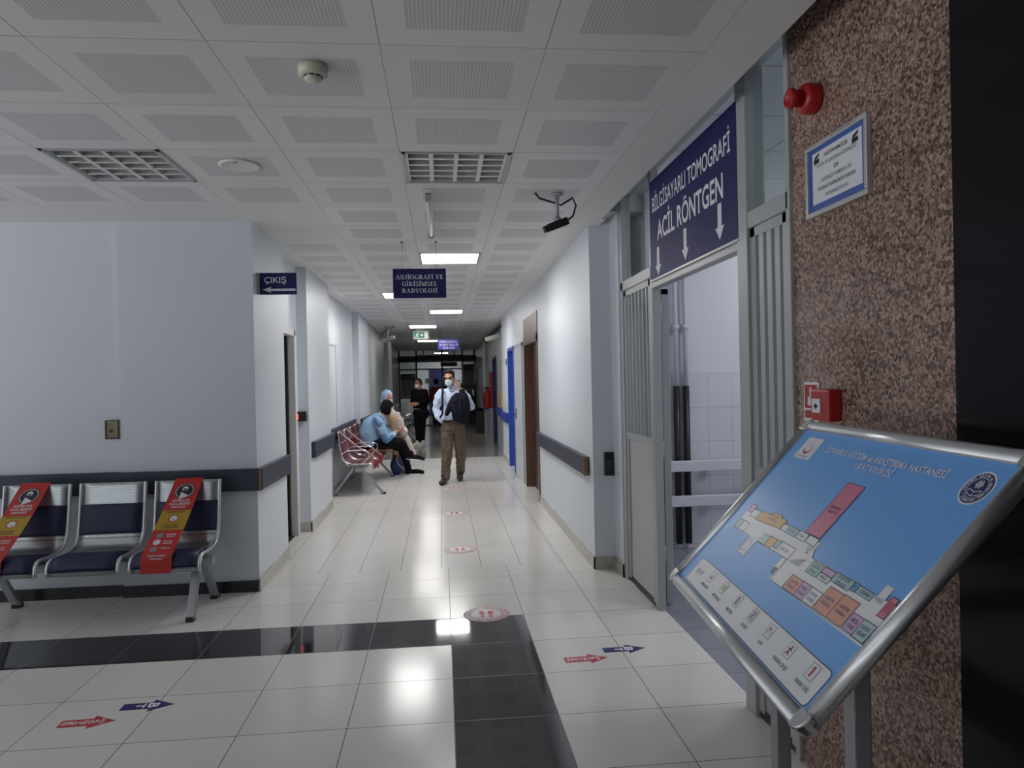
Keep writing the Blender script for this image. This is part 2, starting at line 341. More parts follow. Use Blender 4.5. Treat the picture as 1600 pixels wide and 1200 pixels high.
def tag(o, label, cat, group=None, kind=None):
    o['label'] = label; o['category'] = cat
    if group: o['group'] = group
    if kind: o['kind'] = kind
    return o
def empty(name, label, cat, loc=(0, 0, 0), rz=0.0, group=None):
    o = bpy.data.objects.new(name, None); COL.objects.link(o); o.location = loc; o.rotation_euler = (0, 0, rz); o.empty_display_size = 0.1
    return tag(o, label, cat, group)
def struct(o, label=None):
    o['kind'] = 'structure'
    if label: o['label'] = label
    return o
def boxes(name, lst, m, parent=None, bevel=0.0):
    b = MB()
    for lo, hi in lst: b.box(lo, hi, m)
    return b.build(name, parent, bevel)
def copy_tree(root, loc, rz=None, label=None, group=None):
    r = root.copy(); COL.objects.link(r); r.location = loc
    if rz is not None: r.rotation_euler = (0, 0, rz)
    if label: r['label'] = label
    if group: r['group'] = group
    for ch in list(root.children):
        c = ch.copy(); COL.objects.link(c); c.parent = r
        for g in ch.children:
            d = g.copy(); COL.objects.link(d); d.parent = c
    return r

# ================================================================== the setting
CZ = 2.795; T = 0.6173; CX0 = -0.2; CY0 = 3.93
struct(boxes('floor', [((-6.6, -6, -0.1), (1.45, 14.8, 0.0)), ((1.45, 5.5, -0.1), (1.6, 14.8, 0.0))], 'floor'), 'glossy cream tiled hall floor with a black tile band')
struct(boxes('floor_back', [((-3, 14.8, -0.1), (3, 36, 0.0))], 'floor_far'), 'grey shiny floor of the far corridor')
struct(boxes('floor_right', [((1.45, 1.9, -0.1), (5.2, 6.4, 0.0))], 'floor_room'), 'blue grey tiled floor inside the side room')

LAMPS = [(-0.2, CY0, 0), (-0.2 - 3*T, CY0, 0), (-0.2, CY0 + 5*T, 1), (CX0 - T, CY0 + 10*T, 1), (-0.2, CY0 + 14*T, 1), (-0.2 - 0.48, 15.25, 2), (-0.68, 20.6, 2)]
def ceiling_cells():
    b = MB(); skip = {(round((x - CX0)/T), round((y - CY0)/T)) for x, y, k in LAMPS[:5]}
    for i in range(-14, 2):
        for j in range(-16, 18):
            x, y = CX0 + i*T, CY0 + j*T
            if (i, j) in skip or y > 14.45: continue
            if i < -2 and y > 5.0: continue
            if i == -2 and 5.0 < y < 6.3: continue
            b.add([(x, y, CZ), (x, y+T, CZ), (x+T, y+T, CZ), (x+T, y, CZ)], [(0, 1, 2, 3)], 'ceil')
    return b.build('ceiling')
struct(ceiling_cells(), 'white metal tile ceiling with perforated centres')
struct(boxes('ceiling_right', [((1.0346, -6, CZ), (1.27, 5.56, CZ+0.06)), ((1.0346, 5.56, CZ), (1.3, 14.45, CZ+0.06)), ((1.25, 1.5, 3.08), (1.6, 5.9, 3.14)), ((1.25, 5.56, CZ+0.06), (1.6, 5.86, 3.1))], 'plaster'), 'plain white plaster strip along the ceiling edge')
struct(boxes('ceiling_left', [((-9, 5.165, CZ), (CX0-2*T, 5.9, CZ+0.06)), ((CX0-2*T, 5.165, CZ), (CX0-T, 6.4, CZ+0.06)), ((-1.7, 5.9, CZ), (CX0-2*T, 14.45, CZ+0.06))], 'plaster'), 'plain white plaster strip beside the left wall')
struct(boxes('ceiling_back', [((-3, 14.4, 2.76), (3, 27.5, 2.84)), ((-3, 27.5, 2.76), (3, 36, 2.84))], 'ceil'), 'grey ceiling of the far corridor')

# left side
struct(boxes('wall_left', [((-9, 5.66, 0), (-2.36, 6.5, 2.86)), ((-2.38, 5.62, 0), (-1.40, 6.66, 2.86))], 'wall'), 'pale grey wall facing the lobby, behind the silver bench')
struct(boxes('baseboard_left', [((-9, 5.645, 0), (-2.38, 5.66, 0.085)), ((-2.38, 5.605, 0), (-1.405, 5.62, 0.085))], 'skirt_dark'))
struct(boxes('wall_left_corridor', [((-1.7, 6.66, 2.07), (-1.51, 7.62, 2.86)), ((-1.7, 7.62, 0), (-1.51, 7.8, 2.86)), ((-1.7, 7.8, 0), (-1.40, 9.3, 2.86)), ((-1.7, 9.3, 0), (-1.53, 12.8, 2.86)), ((-1.7, 12.8, 0), (-1.42, 14.45, 2.86))], 'wall'), 'pale blue white left wall of the corridor')
struct(boxes('baseboard_left_corridor', [((-1.40, 5.605, 0), (-1.388, 6.66, 0.10)), ((-1.51, 7.788, 0), (-1.388, 7.8, 0.10)), ((-1.40, 7.788, 0), (-1.388, 9.3, 0.10)), ((-1.53, 9.3, 0), (-1.518, 12.8, 0.10)), ((-1.42, 12.8, 0), (-1.408, 14.45, 0.1))], 'skirt'))
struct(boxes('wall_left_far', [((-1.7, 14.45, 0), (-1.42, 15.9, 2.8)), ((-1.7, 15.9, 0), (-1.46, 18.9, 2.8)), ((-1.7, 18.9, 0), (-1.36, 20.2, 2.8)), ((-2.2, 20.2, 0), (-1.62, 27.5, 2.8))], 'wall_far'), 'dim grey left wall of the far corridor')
d = MB().box((-2.3, 6.66, 0), (-2.25, 7.8, 2.3), 'void').box((-2.3, 6.6, 0), (-1.7, 6.66, 2.3), 'void').box((-2.3, 7.62, 0), (-1.7, 7.7, 2.3), 'void').box((-2.3, 6.6, 2.07), (-1.7, 7.7, 2.1), 'void').box((-2.3, 6.66, 0.0), (-1.53, 7.62, 0.004), 'dark').build('door_1')  # darkness of the unlit room is put into near-black surfaces
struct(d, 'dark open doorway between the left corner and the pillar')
boxes('door_leaf', [((-2.1, 7.54, 0.01), (-1.56, 7.585, 2.05))], 'black', d)
boxes('frame', [((-1.56, 7.60, 0), (-1.495, 7.66, 2.12)), ((-1.56, 6.66, 2.055), (-1.495, 7.66, 2.12))], 'plaster', d)

# right side
struct(boxes('wall_right', [((1.215, 5.8, 0), (1.42, 9.03, 2.86)), ((1.215, 9.03, 2.43), (1.42, 10.55, 2.86)), ((1.215, 10.55, 0), (1.42, 12.1, 2.86)), ((1.215, 12.1, 2.13), (1.42, 13.15, 2.86)), ((1.215, 13.15, 0), (1.42, 14.5, 2.86)), ((1.385, 5.52, 0), (1.475, 5.86, 3.1)), ((1.40, 9.0, 0), (1.5, 13.3, 2.86))], 'wall'), 'pale blue white right wall of the corridor')
struct(boxes('baseboard_right', [((1.203, 5.788, 0), (1.215, 9.03, 0.10)), ((1.203, 5.788, 0), (1.385, 5.80, 0.10)), ((1.373, 5.508, 0), (1.475, 5.52, 0.10)), ((1.373, 5.508, 0), (1.385, 5.8, 0.10)), ((1.203, 13.15, 0), (1.215, 14.5, 0.1))], 'skirt'))
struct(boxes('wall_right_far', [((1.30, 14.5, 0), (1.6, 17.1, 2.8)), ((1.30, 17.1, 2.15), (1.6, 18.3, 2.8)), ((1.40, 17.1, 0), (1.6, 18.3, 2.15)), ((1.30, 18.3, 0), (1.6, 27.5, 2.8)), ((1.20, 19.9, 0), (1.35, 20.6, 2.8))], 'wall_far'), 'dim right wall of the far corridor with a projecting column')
struct(boxes('wall_right_granite', [((1.41, 1.845, -0.05), (1.52, 2.765, 3.12))], 'granite'), 'polished brown speckled granite wall on the right')
struct(boxes('wall_right_front', [((1.395, -6, -0.05), (1.52, 1.845, 3.12))], 'gloss_black'), 'glossy black wall panel at the right edge')
struct(boxes('wall_right_shield', [((1.6, 5.5, -0.1), (1.7, 28, 3.2)), ((-2.3, 5.9, -0.1), (-2.2, 14.6, 3.2))], 'wall'), 'unseen outer side walls added behind the corridor to block light')  # added out of view so world light cannot leak in at the sides
struct(boxes('ceiling_light_shield', [((-9, -6.2, 3.14), (5.4, 36, 3.3))], 'plaster'), 'unseen slab added above the hall ceiling to block light')  # added cover, never in view, stops world light leaking over the ceiling
struct(boxes('wall_back_shield', [((-9, -6.2, 0), (1.6, -6, 3.0))], 'wall'), 'unseen pale wall added behind the viewpoint to hold back light')  # added to shut off light from behind, so daylight comes from the left

# side room
struct(boxes('wall_room_back', [((1.475, 6.40, 0), (5.2, 6.5, 3.1))], 'wall_room'), 'pale lilac white wall inside the side room')
struct(boxes('trim_1', [((1.475, 6.388, 0), (5.2, 6.40, 1.581))], 'wall_tile'), 'white glazed wall tiles on the lower half of the side room wall')
struct(boxes('wall_room_right', [((5.2, 1.9, 0), (5.3, 6.5, 3.1)), ((1.5, 1.8, 0), (5.3, 1.9, 3.1)), ((1.46, 2.765, 2.97), (1.5, 5.5, 3.1))], 'wall_room'), 'side walls of the side room')
struct(boxes('ceiling_room', [((1.46, 1.8, 2.99), (5.3, 6.5, 3.08))], tile_material('room_ceiling_tile', (0.76, 0.76, 0.78), (0.25, 0.25, 0.26), 1.5, 0.62, 0, 2.0, 0.62, 1, 0.5, 0.02)), 'tiled ceiling of the side room')
o = empty('ceiling_light', 'square lit ceiling panel inside the side room', 'ceiling light', (3.5, 5.1, 2.99))
MB().box((-0.4, -0.3, -0.03), (0.4, 0.3, 0.0), 'white').build('frame', o); MB().box((-0.37, -0.27, -0.13), (0.37, 0.27, -0.031), 'lit_room').build('diffuser', o)
o = copy_tree(o, (3.2, 3.2, 2.99), label='square lit ceiling panel nearest the side room entrance')

# brown door, pale door, blue door, navy door
def door(n, label, x, y0, y1, z1, frame_m, leaf_m, rec, fw=0.07, head=0.0, handle=None, hy=0.1):
    dr = boxes(f'door_{n}', [((x - 0.012, y0, 0), (x + rec + 0.02, y0 + fw, z1)), ((x - 0.012, y1 - fw, 0), (x + rec + 0.02, y1, z1)), ((x - 0.012, y0, z1 - fw), (x + rec + 0.02, y1, z1))] + ([((x - 0.008, y0, z1), (x + rec, y1, z1 + head))] if head else []), frame_m)
    struct(dr, label)
    boxes('door_leaf', [((x + rec - 0.03, y0 + fw, 0.01), (x + rec + 0.015, y1 - fw, z1 - fw))], leaf_m, dr, 0.004)
    if handle:
        yy = y0 + fw + hy
        MB().tube([(x + rec - 0.03, yy, 1.0), (x + rec - 0.08, yy, 1.0), (x + rec - 0.08, yy + 0.11, 1.0)], 0.009, handle).box((x + rec - 0.04, yy - 0.02, 0.92), (x + rec - 0.03, yy + 0.02, 1.1), handle).build('handle', dr)
    return dr
door(2, 'dark brown wooden door in a brown frame on the right wall', 1.215, 9.03, 10.55, 2.15, 'brown_frame', 'brown', 0.13, 0.1, 0.28, 'alu', 0.05)
door(3, 'pale grey door beside the brown door', 1.205, 10.72, 11.85, 2.12, 'alu_matt', 'door_white', 0.02, 0.04, 0, 'black', 0.9)
door(4, 'bright blue door set deep in the right wall', 1.215, 12.1, 13.15, 2.13, 'blue_door', 'blue_door', 0.15, 0.06, 0, 'alu', 0.08)
door(5, 'navy door far down the right wall', 1.30, 17.1, 18.3, 2.15, 'navy_door', 'navy_door', 0.09, 0.06)
door(6, 'narrow navy door at the far end of the left wall', -1.62, 20.6, 21.5, 2.2, 'navy_door', 'navy_door', 0.0, 0.06)

# wall guards
def guard(n, lst, m, ends, label):
    g = struct(boxes(f'trim_{n}', lst, m, None, 0.006), label)
    if ends: boxes('end_cap', ends, 'wood_edge', g)
guard(2, [((-9, 5.615, 0.765), (-2.38, 5.66, 0.93)), ((-2.38, 5.575, 0.765), (-1.372, 5.62, 0.93))], 'guard', [((-1.378, 5.572, 0.763), (-1.366, 5.60, 0.932))], 'slate blue bumper rail behind the silver bench')
guard(3, [((-1.40, 5.60, 0.765), (-1.358, 6.66, 0.93))], 'guard', None, 'slate blue bumper rail on the side of the left corner')
guard(4, [((-1.40, 7.90, 0.77), (-1.355, 9.28, 0.94))], 'guard', None, 'slate blue bumper rail on the left pillar')
guard(5, [((-1.53, 9.32, 0.77), (-1.485, 12.8, 0.94)), ((-1.42, 12.79, 0.77), (-1.375, 14.3, 0.94))], 'guard', None, 'slate blue bumper rail behind the burgundy bench')
guard(6, [((1.168, 5.95, 0.745), (1.215, 9.0, 0.90))], 'guard', [((1.166, 5.935, 0.743), (1.2, 5.95, 0.902))], 'slate blue bumper rail on the right wall')
guard(7, [((1.17, 13.2, 0.77), (1.215, 14.5, 0.95))], 'guard_blue', None, 'bright blue bumper rail past the blue door')
guard(8, [((1.26, 14.5, 0.77), (1.30, 17.0, 0.95)), ((1.15, 19.88, 0.77), (1.20, 20.6, 0.95)), ((1.15, 19.86, 0.77), (1.30, 19.90, 0.95))], 'guard_blue', None, 'bright blue bumper rail at the far column')
guard(9, [((-1.36, 18.9, 0.72), (-1.32, 20.2, 0.92)), ((-1.5, 18.86, 0.72), (-1.32, 18.9, 0.92))], 'guard_blue', None, 'navy bumper rail at the far left wall end')

# far glazed screen and what lies behind it
gs = boxes('window_1', [((-1.62, 27.45, 2.02), (1.6, 27.55, 2.07)), ((-1.62, 27.45, 2.32), (1.6, 27.55, 2.55))] + [((x - 0.03, 27.45, 0), (x + 0.03, 27.55, 2.8)) for x in (-1.58, -0.93, 0.03, 0.80, 1.25)] + [((-1.62, 27.45, 0), (-0.93, 27.55, 0.12)), ((0.8, 27.45, 0), (1.3, 27.55, 0.12)), ((-1.62, 27.45, 0.95), (-0.93, 27.55, 1.0)), ((0.8, 27.45, 0.95), (1.3, 27.55, 1.0))], 'dark')
struct(gs, 'dark framed glass screen closing the far corridor')
MB().box((-1.6, 27.49, 0.1), (-0.93, 27.5, 2.76), 'glass_far').box((0.8, 27.49, 0.1), (1.3, 27.5, 2.76), 'glass_far').box((-0.93, 27.49, 2.3), (0.8, 27.5, 2.76), 'glass_far').build('pane', gs)
struct(boxes('wall_corridor_end', [((-3, 34, 0), (3, 34.2, 2.8)), ((-2.2, 27.6, 0), (-1.9, 34, 2.8)), ((1.9, 27.6, 0), (2.2, 34, 2.8))], 'wall'), 'bright pale walls beyond the glass screen')
struct(boxes('door_7', [((-0.55, 33.9, 0), (0.35, 34.0, 2.15))], 'navy_door'), 'navy door beyond the far glass screen')
struct(boxes('window_2', [((0.45, 33.93, 0.9), (1.6, 33.99, 0.96)), ((0.45, 33.93, 2.3), (1.6, 33.99, 2.36)), ((0.45, 33.93, 0.9), (0.5, 33.99, 2.36)), ((1.0, 33.93, 0.9), (1.05, 33.99, 2.36)), ((1.55, 33.93, 0.9), (1.6, 33.99, 2.36)), ((0.45, 33.93, 1.6), (1.6, 33.99, 1.65))], 'alu_matt'), 'pale framed window beyond the far glass screen')

# ================================================================== the glazed partition on the right
PX = 1.43
pf = boxes('trim_10', [((PX - 0.035, 5.44, 0), (PX + 0.035, 5.52, 3.08)), ((PX - 0.028, 4.685, 0), (PX + 0.028, 4.735, 3.08)), ((PX - 0.04, 3.16, 0), (PX + 0.05, 3.27, 3.08)), ((PX - 0.035, 2.765, 0), (PX + 0.035, 2.80, 3.08)),
                      ((PX - 0.035, 4.70, 2.215), (PX + 0.035, 5.5, 2.29)), ((PX - 0.035, 2.78, 2.215), (PX + 0.035, 3.2, 2.29)), ((PX - 0.035, 2.78, 2.94), (PX + 0.035, 5.5, 3.08)), ((PX - 0.03, 3.2, 2.14), (PX + 0.03, 4.7, 2.22))], 'frame', None, 0.004)
struct(pf, 'grey painted frame of the glazed partition')
def partition(name, label, y0, y1, nb, bw, zmid, zb):
    t = empty(name, label, 'partition panel', (PX, (y0 + y1)/2, 0)); a, b = y0 - (y0 + y1)/2, y1 - (y0 + y1)/2
    boxes('stile', [((-0.025, a, zb), (0.025, a + 0.05, 2.215)), ((-0.025, b - 0.05, zb), (0.025, b, 2.215)), ((-0.025, a, 2.17), (0.025, b, 2.215)), ((-0.028, a, zmid), (0.028, b, zmid + 0.05))], 'frame', t, 0.003)
    boxes('lower_panel', [((-0.012, a + 0.04, zb), (0.012, b - 0.04, zmid + 0.01))], 'frame_panel', t, 0.003)
    boxes('pane', [((0.008, a + 0.04, zmid + 0.04), (0.013, b - 0.04, 2.18))], 'glass', t)
    boxes('transom_pane', [((0.0, a - 0.02, 2.28), (0.006, b + 0.02, 2.95))], 'glass', t)
    for i in range(nb):
        y = a + 0.05 + (b - a - 0.1)*(i + 0.7)/(nb + 0.4)
        boxes('bar', [((-0.022, y - bw/2, zmid + 0.03), (0.0, y + bw/2, 2.19))], 'frame', t, 0.002)
    boxes('sill_rail', [((-0.02, a, 0.0), (0.02, b, zb + 0.01))], 'dark', t)
    return t
partition('barred_screen', 'grey steel screen with thin bars over glass, left of the open entrance', 4.74, 5.44, 6, 0.022, 1.09, 0.03)
partition('barred_screen', 'grey steel screen with broad bars beside the granite wall', 2.80, 3.16, 3, 0.045, 1.09, 0.03)
o = empty('door_leaf_frame', 'grey steel door leaf swung open into the side room beside the entrance post', 'door leaf', (1.492, 4.78, 0))
boxes('stile', [((0, 0.0, 0.02), (0.05, 0.045, 2.15)), ((0.0, 0.66, 0.02), (0.05, 0.70, 2.15)), ((0, 0, 2.11), (0.05, 0.70, 2.15))], 'frame', o, 0.003)
boxes('panel', [((0.015, 0.04, 0.02), (0.035, 0.66, 1.1))], 'frame_panel', o); boxes('pane', [((0.02, 0.04, 1.1), (0.026, 0.66, 2.12))], 'glass', o)
for z in (0.3, 1.0, 1.95): MB().tube([(-0.012, 0.0, z), (-0.012, 0.0, z + 0.11)], 0.014, 'frame').build('hinge', o)

# big overhead sign
def arrow_poly(L, W, hl, sw): return [(-sw/2, 0), (sw/2, 0), (sw/2, -(L - hl)), (W/2, -(L - hl)), (0, -L), (-W/2, -(L - hl)), (-sw/2, -(L - hl))]
o = empty('direction_sign', 'large navy sign with three white down arrows over the side room entrance', 'sign', (1.40, 3.955, 2.19))
MB().box((-0.012, -0.705, 0.0), (0.012, 0.705, 0.64), 'sign').build('panel', o, 0.003)
boxes('edge', [((-0.014, -0.71, -0.012), (0.014, 0.71, 0.0))], 'alu_matt', o)
b = MB(); F = plane_fn((-0.0135, 0, 0), (0, -1, 0), (0, 0, 1))
b.text('BİLGİSAYARLI TOMOGRAFİ', 'letter', lambda x, y: F(x - 0.0, y + 0.43), 0.098, 1.27, bold=0.012)
b.text('ACİL RÖNTGEN', 'letter', lambda x, y: F(x + 0.0, y + 0.235), 0.125, 1.08, bold=0.02)
for yy, zt in ((-0.53, 0.19), (-0.02, 0.20), (0.49, 0.215)):
    b.add([F(yy + p[0], zt + p[1]) for p in arrow_poly(0.18, 0.115, 0.065, 0.05)], [tuple(range(7))], 'letter')
b.build('lettering', o)

# things on the side room wall
def pipe(label, x, z0):
    o = empty('heating_pipe', label, 'pipe', (x, 6.345, 0), 0, 'pipes on the side room wall')
    MB().tube([(0, 0, 1.45), (0, 0, 2.97)], 0.021, 'pipe_white').build('upper_pipe', o); MB().tube([(0, 0, z0), (0, 0, 1.47)], 0.029, 'black').build('lower_sleeve', o)
    MB().tube([(-0.028, 0, 2.0), (0.028, 0, 2.0)], 0.03, 'pipe_white').tube([(0, 0, 2.0), (0, 0.055, 2.0)], 0.008, 'pipe_white').build('clamp', o)
pipe('left of two vertical pipes with black sleeves on the tiled wall', 2.105, 0.05); pipe('right of two vertical pipes with black sleeves on the tiled wall', 2.195, 0.05)
for z, lab in ((0.71, 'upper pale horizontal rail across the tiled side room wall'), (0.40, 'lower pale horizontal rail across the tiled side room wall')):
    o = empty('bed_rail', lab, 'rail', (3.3, 6.24, z), 0, 'rails on the side room wall'); boxes('rail_board', [((-1.35, -0.02, 0), (1.3, 0.02, 0.095))], 'rail', o, 0.006)
    for x in (-0.9, 0.1, 1.1): boxes('bracket', [((x - 0.03, 0.02, 0.02), (x + 0.03, 0.148, 0.07))], 'rail', o)
o = empty('poster', 'colourful poster on the side room wall seen between the broad bars', 'poster', (3.55, 6.385, 1.62))
MB().box((-0.35, -0.004, 0), (0.35, 0.0, 0.95), 'poster_blue').build('sheet', o)
b = MB(); b.disc((0.02, -0.006, 0.3), (1, 0, 0), (0, 0, 1), 0.2, 'poster_orange', 20, 0.28); b.disc((0.25, -0.008, 0.25), (1, 0, 0), (0, 0, 1), 0.1, 'poster_yellow', 20, 0.22); b.disc((0.0, -0.009, 0.12), (1, 0, 0), (0, 0, 1), 0.11, 'strap', 16, 0.11); b.disc((-0.1, -0.007, 0.7), (1, 0, 0), (0, 0, 1), 0.14, 'sign_far', 16, 0.2); b.build('print', o)

# things on the granite wall
o = empty('alarm_siren', 'round red alarm siren high on the granite wall', 'alarm siren', (1.41, 2.57, 2.573))
MB().lathe((0, 0, 0), (-1, 0, 0), [(0.05, 0), (0.056, 0.008), (0.056, 0.045), (0.05, 0.058), (0.0, 0.058)], 'red').build('base', o)
MB().lathe((-0.055, 0, 0), (-1, 0, 0), [(0.030, 0), (0.030, 0.03), (0.036, 0.036), (0.036, 0.055), (0.026, 0.06), (0.022, 0.045), (0.0, 0.045)], 'red').build('horn', o)
o = empty('framed_notice', 'silver framed camera surveillance notice hung on the granite wall', 'notice', (1.41, 2.43, 2.135))
boxes('frame', [((-0.02, -0.2, 0), (0, 0.2, 0.018)), ((-0.02, -0.2, 0.25), (0, 0.2, 0.268)), ((-0.02, -0.2, 0.018), (0, -0.182, 0.25)), ((-0.02, 0.182, 0.018), (0, 0.2, 0.25))], 'alu', o, 0.003)
MB().box((-0.008, -0.185, 0.015), (-0.002, 0.185, 0.255), 'frame_blue').build('border', o); MB().box((-0.0095, -0.16, 0.045), (-0.009, 0.16, 0.235), 'paper').build('sheet', o)
b = MB(); F = plane_fn((-0.0105, 0, 0), (0, -1, 0), (0, 0, 1))
for i, (tx, m_, w) in enumerate((('HASTANEMİZDE', 'ink', 0.15), ('HASTA VE ÇALIŞAN GÜVENLİĞİ', 'strap', 0.26), ('İÇİN', 'ink', 0.03), ('GÜVENLİK KAMERASI İLE', 'strap', 0.2), ('24 SAAT GÖRÜNTÜ KAYDI', 'ink', 0.24), ('YAPILMAKTADIR', 'strap', 0.15))):
    b.text(tx, 'ink' if m_ == 'ink' else 'greyink', lambda x, y, z=0.205 - i*0.029: F(x, y + z), 0.0135, w, bold=0.01)
for yy in (-0.125, 0.125):
    b.prism([(-0.02, 0), (0.012, 0.012), (0.016, 0.024), (-0.016, 0.014)], F(yy, 0.205), (0, -1, 0), (0, 0, 1), (-0.0003, 0, 0), 'ink'); b.prism([(-0.022, -0.014), (0.014, -0.010), (0.014, 0.004), (-0.022, 0.004)], F(yy, 0.205), (0, -1, 0), (0, 0, 1), (-0.0003, 0, 0), 'ink')
b.build('print', o)
o = empty('fire_alarm_button', 'red fire alarm call point on the granite wall above the map board', 'fire alarm', (1.41, 2.50, 1.38))
MB().box((-0.05, -0.065, 0), (0, 0.065, 0.115), 'red').build('housing', o, 0.008)
b = MB().box((-0.054, -0.01, 0.03), (-0.05, 0.045, 0.08), 'paper'); F = plane_fn((-0.0545, -0.0, 0), (0, -1, 0), (0, 0, 1))
b.disc((-0.0548, 0.018, 0.053), (0, 1, 0), (0, 0, 1), 0.010, 'ink', 14)
for s in (-1, 1): b.prism([(0, -0.004), (0.012, 0), (0, 0.004)], (-0.0547, 0.018 - s*0.014, 0.053), (0, s*1.0, 0), (0, 0, 1), (-0.0003, 0, 0), 'ink')
b.build('button_plate', o)
o = empty('fire_alarm_sign', 'small red and white hand sign left of the red call point', 'sign', (1.41, 2.645, 1.37))
MB().box((-0.003, -0.055, 0), (0, 0.055, 0.15), 'paper').build('plate', o)
b = MB().box((-0.0036, -0.045, 0.05), (-0.0031, 0.048, 0.14), 'red').box((-0.0036, -0.045, 0.012), (-0.0031, 0.048, 0.042), 'red')
b.box((-0.0042, -0.02, 0.06), (-0.0037, 0.025, 0.095), 'paper').box((-0.0042, -0.003, 0.09), (-0.0037, 0.009, 0.13), 'paper').build('print', o)
o = empty('switch_box', 'small black wall box beside the right bumper rail', 'switch box', (1.345, 5.80, 0.76)); MB().box((-0.04, -0.03, 0), (0.04, 0, 0.19), 'black').build('housing', o, 0.005); MB().box((-0.028, -0.035, 0.05), (0.028, -0.03, 0.13), 'dark').build('cover', o)

# ================================================================== on and under the ceiling
def lamp(x, y, kind, label):
    z = CZ if kind < 2 else 2.76
    o = empty('ceiling_light', label, 'ceiling light', (x + T/2, y + T/2, z), 0, 'square ceiling lights'); h = T/2
    if kind == 2: boxes('frame', [((-0.3, -0.3, -0.02), (0.3, 0.3, -0.001))], 'white', o); boxes('diffuser', [((-0.27, -0.27, -0.026), (0.27, 0.27, -0.021))], 'lit_far', o); return
    boxes('housing', [((-h, -h, 0.11), (h, h, 0.12)), ((-h, -h, 0), (-h + 0.012, h, 0.11)), ((h - 0.012, -h, 0), (h, h, 0.11)), ((-h, -h, 0), (h, -h + 0.012, 0.11)), ((-h, h - 0.012, 0), (h, h, 0.11))], 'white', o)
    boxes('frame', [((-h + 0.01, -h + 0.01, -0.006), (-h + 0.03, h - 0.01, 0.004)), ((h - 0.03, -h + 0.01, -0.006), (h - 0.01, h - 0.01, 0.004)), ((-h + 0.01, -h + 0.01, -0.006), (h - 0.01, -h + 0.03, 0.004)), ((-h + 0.01, h - 0.03, -0.006), (h - 0.01, h - 0.01, 0.004))], 'alu_matt', o)
    if kind == 1:
        boxes('diffuser', [((-h + 0.03, -h + 0.03, 0.0), (h - 0.03, h - 0.03, 0.004))], 'lit', o); return
    w = h - 0.03
    b = MB()
    for k in range(5):                       # mirror blades between the four tubes, and cross blades
        x0 = -w + k*2*w/4; b.prism([(-0.012, 0.0), (0.012, 0.0), (0.004, 0.05), (-0.004, 0.05)], (x0, -w, 0), (1, 0, 0), (0, 0, 1), (0, 2*w, 0), 'louvre')
    for k in range(6):
        y0 = -w + k*2*w/5; b.prism([(-0.014, 0.002), (0.014, 0.002), (0.004, 0.045), (-0.004, 0.045)], (-w, y0, 0), (0, 1, 0), (0, 0, 1), (2*w, 0, 0), 'louvre')
    b.build('louvre', o)
    for k in range(4):
        x0 = -w + (k + 0.5)*2*w/4; MB().tube([(x0, -w, 0.085), (x0, w, 0.085)], 0.013, 'tube').build('fluorescent_tube', o)
LL = ['unlit louvred ceiling light over the black floor band, nearest the camera arm', 'unlit louvred ceiling light over the silver bench', 'lit square ceiling light just before the hanging navy sign', 'lit ceiling light half hidden behind the hanging navy sign', 'lit ceiling light above the corridor beyond the hanging navy sign', 'lit ceiling light just before the green exit sign', 'lit ceiling light beyond the green exit sign']
for (x, y, k), l in zip(LAMPS, LL): lamp(x, y, k, l)
for x, y, l in ((-0.3, 29.5, 'lit ceiling light just behind the far glass screen'), (-0.1, 32.2, 'lit ceiling light at the end of the room behind the glass screen')): lamp(x, y, 2, l)

o = empty('batten_light', 'long unlit fluorescent batten under the ceiling behind the louvred light', 'ceiling light', (-0.06, 5.30, CZ))
boxes('body', [((-0.025, -0.62, -0.04), (0.025, 0.62, 0))], 'white', o, 0.004); MB().tube([(0, -0.58, -0.06), (0, 0.58, -0.06)], 0.014, 'tube').build('fluorescent_tube', o); boxes('end_cap', [((-0.02, -0.62, -0.08), (0.02, -0.58, -0.03))], 'alu_matt', o); boxes('end_cap', [((-0.02, 0.58, -0.08), (0.02, 0.62, -0.03))], 'alu_matt', o)
o = empty('smoke_detector', 'round cream smoke detector on a ceiling tile', 'smoke detector', (-0.474, 2.89, CZ))
MB().lathe((0, 0, 0), (0, 0, -1), [(0.055, 0), (0.058, 0.01), (0.055, 0.035), (0.04, 0.042), (0.0, 0.042)], 'cream').build('base', o); MB().lathe((0, 0, -0.036), (0, 0, -1), [(0.034, 0), (0.034, 0.016), (0.024, 0.026), (0, 0.026)], 'cream').build('sensor_dome', o)
b = MB()
for k in range(8): t = k*math.pi/4; b.bar((0.0345*math.cos(t - 0.25), 0.0345*math.sin(t - 0.25), -0.045), (0.0345*math.cos(t + 0.25), 0.0345*math.sin(t + 0.25), -0.045), 0.004, 0.005, 'black')
b.build('vent', o)
o = empty('ceiling_speaker', 'round white ceiling speaker over the lobby', 'speaker', (-1.102, 4.2, CZ))
MB().lathe((0, 0, 0), (0, 0, -1), [(0.115, 0), (0.115, 0.006), (0.10, 0.012), (0.09, 0.008), (0.0, 0.012)], 'white', 36).build('rim', o); MB().box((-0.012, -0.092, -0.0135), (0.012, -0.086, -0.0115), 'ink').build('badge', o)
